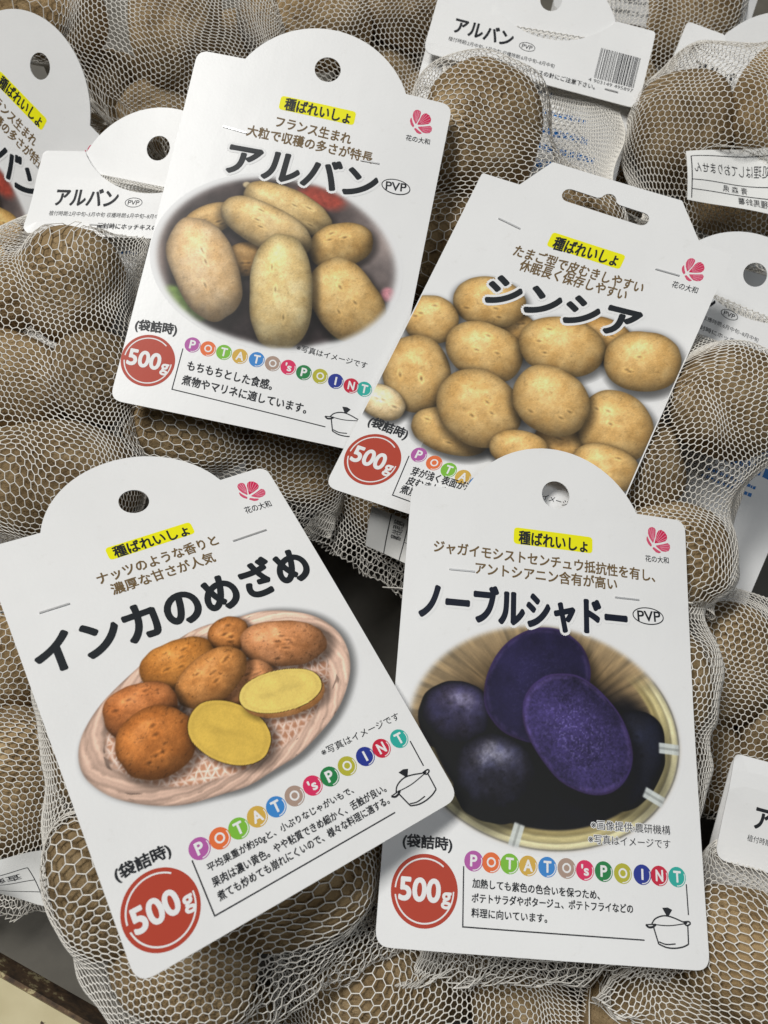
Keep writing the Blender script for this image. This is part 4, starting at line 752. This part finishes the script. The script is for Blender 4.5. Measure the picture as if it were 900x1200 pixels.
def vhash(n): return np.random.default_rng(n)
def smooth3(P, seed, scale):
    rg = vhash(seed); o = np.zeros((len(P), 3))
    for _ in range(5):
        w = rg.normal(size=(3, 3)) / scale; ph = rg.uniform(0, 6.28, 3); o += np.sin(P @ w.T + ph)
    return o / 5
PADS = {}
for key, bk in (('slip_corner', 'corner'), ('slip_cyn', 'cyn'), ('slip_west', 'west')):   # paper slips lie under the net
    q = np.array(POINTS[key]); a = (q[1] + q[2] - q[0] - q[3]) / 2; b = (q[3] + q[2] - q[0] - q[1]) / 2
    la, lb = np.linalg.norm(a), np.linalg.norm(b); a = a / la; b = b / lb; b = b - a * (a @ b); b /= np.linalg.norm(b)
    PADS[bk] = [dict(c=q.mean(0), r=np.array([la / 2, lb / 2, 2.2]), ax=[a, b, np.cross(a, b)])]
def make_net(bk, parent):
    B = BAGS[bk]; L = potatoes[bk]; card = CARDS[B['card']] if B['card'] else None
    top, wt = np.array(B['top'][0]), B['top'][1]; bot, wb = np.array(B['bot'][0]), B['bot'][1]
    up = np.array([0, -.29, .957])
    if card is not None:
        up = card.n
        if B['flip']: top = card.map([(0, 57)], .9)[0]
        else: top = card.map([(0, 38)], -1.0)[0]
        wt = {'noble': 57, 'inca': 50, 'left': 30}.get(bk, 44)
    axis = bot - top; Lx = np.linalg.norm(axis); axis = axis / Lx
    e1 = np.cross(axis, up); e1 /= np.linalg.norm(e1); e2 = np.cross(e1, axis)
    C = np.array([p['c'] for p in L])
    q1 = [((p['c'] - top) @ e1, radius(p, e1)) for p in L]; q2 = [((p['c'] - top) @ e2, radius(p, e2)) for p in L]
    hi1 = max(a + r for a, r in q1); lo1 = min(a - r for a, r in q1); hi2 = max(a + r for a, r in q2); lo2 = min(a - r for a, r in q2)
    c1, R1 = (hi1 + lo1) / 2, (hi1 - lo1) / 2 + 2; c2, R2 = (hi2 + lo2) / 2, (hi2 - lo2) / 2 + 2
    cell = 2.62; s = cell / math.sqrt(3)
    per = math.pi * (3 * (R1 + R2) - math.sqrt((3 * R1 + R2) * (R1 + 3 * R2)))
    nc = int(per / cell * .98); nr = int((Lx + R2 * .9) / (1.5 * s)); nr += nr % 2
    J = 2 * nc; i_, j_ = np.meshgrid(np.arange(nr), np.arange(J), indexing='ij')
    t = i_ / (nr - 1) + np.where((i_ + j_) % 2 == 0, .17, -.17) / (nr - 1)
    th = 2 * np.pi * j_ / J
    prof = np.clip(np.sin(np.clip(t, 0, 1) * np.pi), 0, 1) ** .38
    prof = np.clip(prof, 0, 1)
    w1 = np.where(t < .5, wt, wb); k = prof
    # section of the tube row by row, following the potatoes it encloses
    tt = np.linspace(0, 1, nr) * Lx; ext = np.full((4, nr), np.nan)
    for (a1, r1), (a2, r2), p in zip(q1, q2, L):
        s0 = (p['c'] - top) @ axis; rs = radius(p, axis) * 1.25; g = np.sqrt(np.clip(1 - ((tt - s0) / rs) ** 2, 0, 1)); m_ = g > 0
        for e_, v_ in enumerate((a1 + r1 * g, -(a1 - r1 * g), a2 + r2 * g, -(a2 - r2 * g))): ext[e_, m_] = np.fmax(ext[e_, m_], v_[m_])
    if bk == 'top': ext[0] = np.fmax(ext[0], 43); ext[1] = np.fmax(ext[1], 43)   # loose, wide net
    for e_ in range(4):
        g = ~np.isnan(ext[e_])
        ext[e_] = np.interp(tt, tt[g], ext[e_][g]); w_ = 7
        pad = np.pad(ext[e_], w_, mode='edge'); mx_ = np.max([pad[i:i + nr] for i in range(0, 2 * w_ + 1)], 0)
        ext[e_] = np.convolve(np.pad(mx_, 8, mode='edge'), np.ones(17) / 17, 'valid')
    row = lambda a: a[i_]
    c1 = row((ext[0] - ext[1]) / 2); R1 = row((ext[0] + ext[1]) / 2 + 1.5); c2 = row((ext[2] - ext[3]) / 2); R2 = row((ext[2] + ext[3]) / 2 + 1.5)
    A1 = w1 * (1 - k) + R1 * k; A2 = .5 * (1 - k) + R2 * k
    P = top + (t * Lx)[..., None] * axis + (c1 * k + A1 * np.cos(th))[..., None] * e1 + (c2 * k + A2 * np.sin(th))[..., None] * e2
    rg = vhash(len(bk) * 7 + ord(bk[0]))
    fix0 = P[:2].copy(); fix1 = P[-4:].copy()
    ruf = smooth3(fix1[0], 5, 3.2)   # ruffled free hem
    for q_ in range(4): fix1[q_] += ruf * (1.2 + .9 * q_) + axis * (.7 * q_)
    sg = np.where((i_ + j_) % 2 == 0, 1, -1)
    shp = P.shape
    near = [c for kk, c in FRONT.items()]; nk = list(FRONT)
    for it in range(70):
        up_ = np.empty_like(P); nb_up = np.concatenate([P[1:], P[-1:]]); nb_dn = np.concatenate([P[:1], P[:-1]])
        vert = np.where((sg == 1)[..., None], nb_up, nb_dn)
        avg = (np.roll(P, 1, 1) + np.roll(P, -1, 1) + vert) / 3
        P = P + .6 * (avg - P)
        P[:2] = fix0; P[-4:] = fix1
        if it > 25 and it < 60: P = P + smooth3(P.reshape(-1, 3), it // 12 + ord(bk[0]), 8.0).reshape(shp) * .16
        if it in (60, 65): P = P + smooth3(P.reshape(-1, 3), it + ord(bk[0]), 11.0 if it == 60 else 6.0).reshape(shp) * (3.4 if it == 60 else 1.5)
        Q = P.reshape(-1, 3)
        if bk == 'top':   # the flap presses the slack net down beside the potatoes
            xy, z = card.local(Q); ye = 36 + FLAP_DY['flap_top']; lm = np.maximum(1.2, 2.4 + .16 * np.maximum(ye - 4 - xy[:, 1], 0)); m = (z > lm) & (xy[:, 1] < ye + 4) & (xy[:, 1] > -30)
            for p in L:
                pc, _ = card.local(p['c']); m &= np.hypot(*((xy - pc) / (1.35 * np.array([radius(p, card.x), radius(p, card.y)]))).T) > 1
            if m.any(): Q[m] -= card.n * ((z[m] - lm[m]) * .5)[:, None]
        for p in L + PADS.get(bk, []):
            A = np.stack(p['ax'], 1); r = p['r'] * 1.08 + .45
            q = ((Q - p['c']) @ A) / r; d = (np.abs(q) ** 2.3).sum(1) ** (1 / 2.3); m = d < 1
            if m.any(): Q[m] = p['c'] + ((q[m] / np.maximum(d[m], .2)[:, None]) * r) @ A.T
        for kk, c in zip(nk, near):
            xy, z = c.local(Q); hw, yt, yb = HALF[kk]
            m = (np.abs(xy[:, 0]) < hw + .8) & (xy[:, 1] > yb - .8) & (xy[:, 1] < yt + (14 if kk else 0)) & (z > -.85) & (z < 14)
            if kk != 'inca' and bk == 'inca': m &= z < 4
            if m.any(): Q[m] -= c.n * (z[m] + .85)[:, None]
        for fk in FLAPS:
            if fk != B['card']:
                xy, z = CARDS[fk].local(Q); m = (np.abs(xy[:, 0]) < 50) & (xy[:, 1] > 35) & (xy[:, 1] < 88) & (z > -.9) & (z < 8)
                if m.any(): Q[m] -= CARDS[fk].n * (z[m] + .9)[:, None]
        if B['flip']:
            xy, z = card.local(Q); m = (np.abs(xy[:, 0]) < 51) & (xy[:, 1] > -71) & (xy[:, 1] < 71) & (z < .5) & (z > -25)
            if m.any(): Q[m] += card.n * (.5 - z[m])[:, None]
            lf = flap_lift(B['card'], xy[:, 1]) - .75; m = (np.abs(xy[:, 0]) < 51) & (xy[:, 1] > 36.5 + FLAP_DY.get(B['card'], 0)) & (xy[:, 1] < 80) & (z > lf)
            if m.any(): Q[m] -= card.n * (z[m] - lf[m])[:, None]
        P = Q.reshape(shp)
    idx = np.arange(nr * J).reshape(nr, J)
    E = np.concatenate([np.stack([idx.ravel(), np.roll(idx, -1, 1).ravel()], 1), np.stack([idx[:-1][sg[:-1] == 1], idx[1:][sg[:-1] == 1]], 1)])
    Q = P.reshape(-1, 3); a, b = Q[E[:, 0]], Q[E[:, 1]]; d = b - a; ln = np.linalg.norm(d, axis=1); ok = (ln > .05) & (ln < 14)
    a, b, d, ln = a[ok], b[ok], d[ok], ln[ok]; d = d / ln[:, None]
    h = np.where(np.abs(d[:, 2:]) < .9, np.array([[0, 0, 1.0]]), np.array([[1.0, 0, 0]])); u = np.cross(d, h); u /= np.linalg.norm(u, axis=1, keepdims=True); w = np.cross(d, u)
    rad = .175; V = []
    for P0, e in ((a, -.1), (b, .1)):
        for ang in (0, 90, 180, 270):
            t_ = math.radians(ang); V.append(P0 + d * e + rad * (1.15 * math.cos(t_) * u + .85 * math.sin(t_) * w))
    n = len(a); V = np.stack(V, 1).reshape(-1, 3); base = np.arange(n) * 8
    F = np.concatenate([np.stack([base + k_, base + (k_ + 1) % 4, base + 4 + (k_ + 1) % 4, base + 4 + k_], 1) for k_ in range(4)])
    return mesh('net', V, F, NET, parent, smooth=True)

INFO = {
 'left': ('net bag of dusty potatoes at the left edge below a small folded white flap', 'brown potato in the net bag at the left edge of the photo'),
 'alban': ('potato bag whose white round-topped card shows long tan potatoes in a dark bowl', 'brown potato in the bag behind the card with the dark bowl of potatoes'),
 'inca': ('potato bag whose white card shows orange potatoes and yellow halves in a pink basket', 'brown potato in the bag under the card with the pink basket'),
 'noble': ('potato bag whose white card shows purple potatoes and cut purple halves in bamboo', 'brown potato in the bag under the card with purple potatoes'),
 'cyn': ('potato bag with slotted angular white card printed with a heap of smooth tan potatoes', 'brown potato in the bag under the angular card with a slot'),
 'bottom': ('net bag of potatoes without a visible card along the bottom edge of the photo', 'brown potato in the net bag along the bottom edge'),
 'low': ('upturned net bag with a plain white flap beside the purple potato card', 'brown potato under the white flap right of the purple potato card'),
 'right': ('shaded net bag squeezed between the purple potato card and the right edge', 'shaded brown potato right of the purple potato card'),
 'edge': ('upturned net bag lying on its white card behind the angular slotted card', 'brown potato in the upturned net bag right of the angular slotted card'),
 'topleft': ('net bag with gathered folds in the top left corner above the small white flap', 'brown potato in the net bag in the top left corner'),
 'topmid': ('shaded net bag behind the rounded top of the card with the dark bowl', 'shaded brown potato behind the rounded top of the dark bowl card'),
 'top': ('upturned net bag with barcode flap and blue printing under its net at the top', 'brown potato in the upturned bag with the barcode flap'),
 'dark': ('dark net bag in the shade right of the barcode flap at the top', 'dark brown potato in the shade right of the barcode flap'),
 'corner': ('net bag with a printed paper slip inside near the top right corner', 'brown potato in the top right net bag with the paper slip'),
 'west': ('net bag of potatoes left of the pink basket card above the painted tray rim', 'brown potato left of the pink basket card above the tray rim')}
bags = {}
k_ = 0
for bk, B in BAGS.items():
    C = np.mean([p['c'] for p in potatoes[bk]], 0); low = min(p['c'][2] - p['r'].min() for p in potatoes[bk])
    bag = thing('potato_bag', INFO[bk][0], 'potato bag', (C[0], C[1], low), 'net bags of seed potatoes'); bags[bk] = bag
    make_net(bk, bag)
    for p in potatoes[bk]:
        o = bpy.data.objects.new('potato', POTATO[k_ % 8]); COL.objects.link(o)
        A = np.stack(p['ax'], 1)
        if np.linalg.det(A) < 0: A[:, 2] *= -1
        M = Matrix.Identity(4)
        for i in range(3):
            for j in range(3): M[i][j] = A[i, j] * p['r'][j] * MM
            M[i][3] = p['c'][i] * MM
        o.matrix_world = M
        o['label'] = INFO[bk][1]; o['category'] = 'potato'; o['group'] = 'potatoes in the ' + bk.replace('alban', 'bowl card').replace('cyn', 'slotted card').replace('inca', 'basket card').replace('noble', 'purple card') + ' bag'
        k_ += 1

for key in ('alban', 'cyn', 'inca', 'noble'): front_card(key, CARDS[key], bags[key])
for bk in ('left', 'low', 'edge', 'top'): flipped_card(BAGS[bk]['card'], bags[bk])
lean = thing('potato_bag', 'second bowl picture card leaning in the upper left corner, cut by the frame', 'potato bag', CARDS['leaning'].o, 'net bags of seed potatoes')
front_card('leaning', CARDS['leaning'], lean, 'alban')
far = thing('potato_bag', 'barcode card of a bag cut by the top edge near the right corner', 'potato bag', CARDS['flap_far'].o, 'net bags of seed potatoes')
flipped_card('flap_far', far)
hid = thing('potato_bag', 'white flap half hidden under the net bag with the paper slip near the top right', 'potato bag', CARDS['flap_corner'].o, 'net bags of seed potatoes')
flipped_card('flap_corner', hid)

# paper slips inside the bags
def slip(key, bk, lines, words, flip180=True):
    q = np.array(POINTS[key]); 
    def fn(xy, z):
        x, y = xy[:, :1], xy[:, 1:]; b = (1 - x) * (1 - y) * q[0] + x * (1 - y) * q[1] + x * y * q[2] + (1 - x) * y * q[3]
        n = np.cross(q[1] - q[0], q[3] - q[0]); n = n / np.linalg.norm(n) * (1 if n[2] > 0 else -1) if abs(n[2]) > 0 else n
        n = -n if n[2] < 0 else n
        z = np.broadcast_to(np.asarray(z, float), (len(xy),))
        return b + n * (z + 1.6 * np.sin(x[:, 0] * 5 + 1) * np.sin(y[:, 0] * 3 + .5))[:, None]
    g = np.linspace(0, 1, 13); X, Y = np.meshgrid(g, g); V = np.stack([X.ravel(), Y.ravel()], 1); n = 13
    F = [(i * n + j, i * n + j + 1, (i + 1) * n + j + 1, (i + 1) * n + j) for i in range(12) for j in range(12)]
    P = np.concatenate([fn(V, 0), fn(V, -.15)]); F2 = F + [tuple(x + 169 for x in f[::-1]) for f in F]
    o = mesh('paper_slip', P, F2, SLIP, bags[bk], smooth=True)
    p = Print(None, fn)
    def seg(a, b, w):
        a, b = np.array(a, float), np.array(b, float)
        m = 12; T = np.linspace(0, 1, m)[:, None]; p.ribbon(a + (b - a) * T, w, BLACK, .12, smooth=False)
    for a, b in lines: seg(a, b, .012)
    for t, box in words: p.text(t, box, BLACK, .004, .12)
    p.build('slip_lettering', o)
slip('slip_corner', 'corner', [((.05, .12), (1, .12)), ((.05, .12), (.05, .95)), ((.05, .6), (1, .6)), ((.05, .78), (1, .78))],
     [('処理はしておりません', (.98, .36, .08, .36, .2)), ('青 森 県', (.72, .69, .42, .69, .12)), ('種馬鈴薯', (.95, .87, .6, .87, .12))])
slip('slip_cyn', 'cyn', [((.28, 0), (.28, 1)), ((.52, 0), (.52, 1)), ((.78, 0), (.78, 1)), ((.52, .55), (.78, .55))], [('種馬鈴薯', (.40, .08, .40, .55, .14)), ('青森県', (.9, .1, .9, .6, .12))])
slip('slip_west', 'west', [((.0, .35), (.62, .3)), ((.62, .3), (.72, .95)), ((.0, .6), (.66, .55)), ((.0, .8), (.7, .76))], [('検査', (.1, .47, .5, .45, .13))])

# ------------------------------------------------------------------ tray under the pile
def box_mesh(name, lo, hi, material, parent):
    x0, y0, z0 = lo; x1, y1, z1 = hi
    V = [(x0, y0, z0), (x1, y0, z0), (x1, y1, z0), (x0, y1, z0), (x0, y0, z1), (x1, y0, z1), (x1, y1, z1), (x0, y1, z1)]
    F = [(3, 2, 1, 0), (4, 5, 6, 7), (0, 1, 5, 4), (1, 2, 6, 5), (2, 3, 7, 6), (3, 0, 4, 7)]
    return mesh(name, V, F, material, parent)
t_, n_ = np.array([.904, -.426, 0]), np.array([.426, .904, 0]); R0 = np.array([-152.9, -140.5, -48.0])
tray = thing('display_tray', 'dark steel display tray under the bags with a chipped cream painted rim', 'tray', (0, 0, -118))
def tray_box(name, u0, u1, v0, v1, z0, z1, material, ch=0.0):
    V = []; F = []; n = int((u1 - u0) / 1.2) if ch else 1; rg = np.random.default_rng(11)
    us = np.linspace(u0, u1, n + 1); jag = np.zeros(n + 1)
    if ch:
        a = 0
        for i in range(n + 1):
            if rg.random() < .28: a = rg.uniform(-ch, ch * .5)
            jag[i] = a + rg.uniform(-.15, .15)
    for u, j in zip(us, jag):
        for v, z in ((v0, z0), (v1, z0), (v1, z1), (v0 + j, z1)): 
            P = R0 + t_ * u + n_ * v; V.append((P[0], P[1], z))
    for i in range(n):
        for k in range(4): F.append((4 * i + k, 4 * i + (k + 1) % 4, 4 * i + 4 + (k + 1) % 4, 4 * i + 4 + k))
    F += [(3, 2, 1, 0), (4 * n, 4 * n + 1, 4 * n + 2, 4 * n + 3)]
    return mesh(name, V, F, material, tray)
tray_box('floor_panel', -400, 700, -60, 900, -118, -116, TRAY)
tray_box('inner_ledge', -300, 500, -1, 75, -116, -58, TRAY)
tray_box('painted_rim', -300, 500, -21, -3.6, -116, -48, CREAM)
tray_box('rusty_lip', -300, 500, -4.2, -2.2, -116, -48.6, RUST, 1.2)
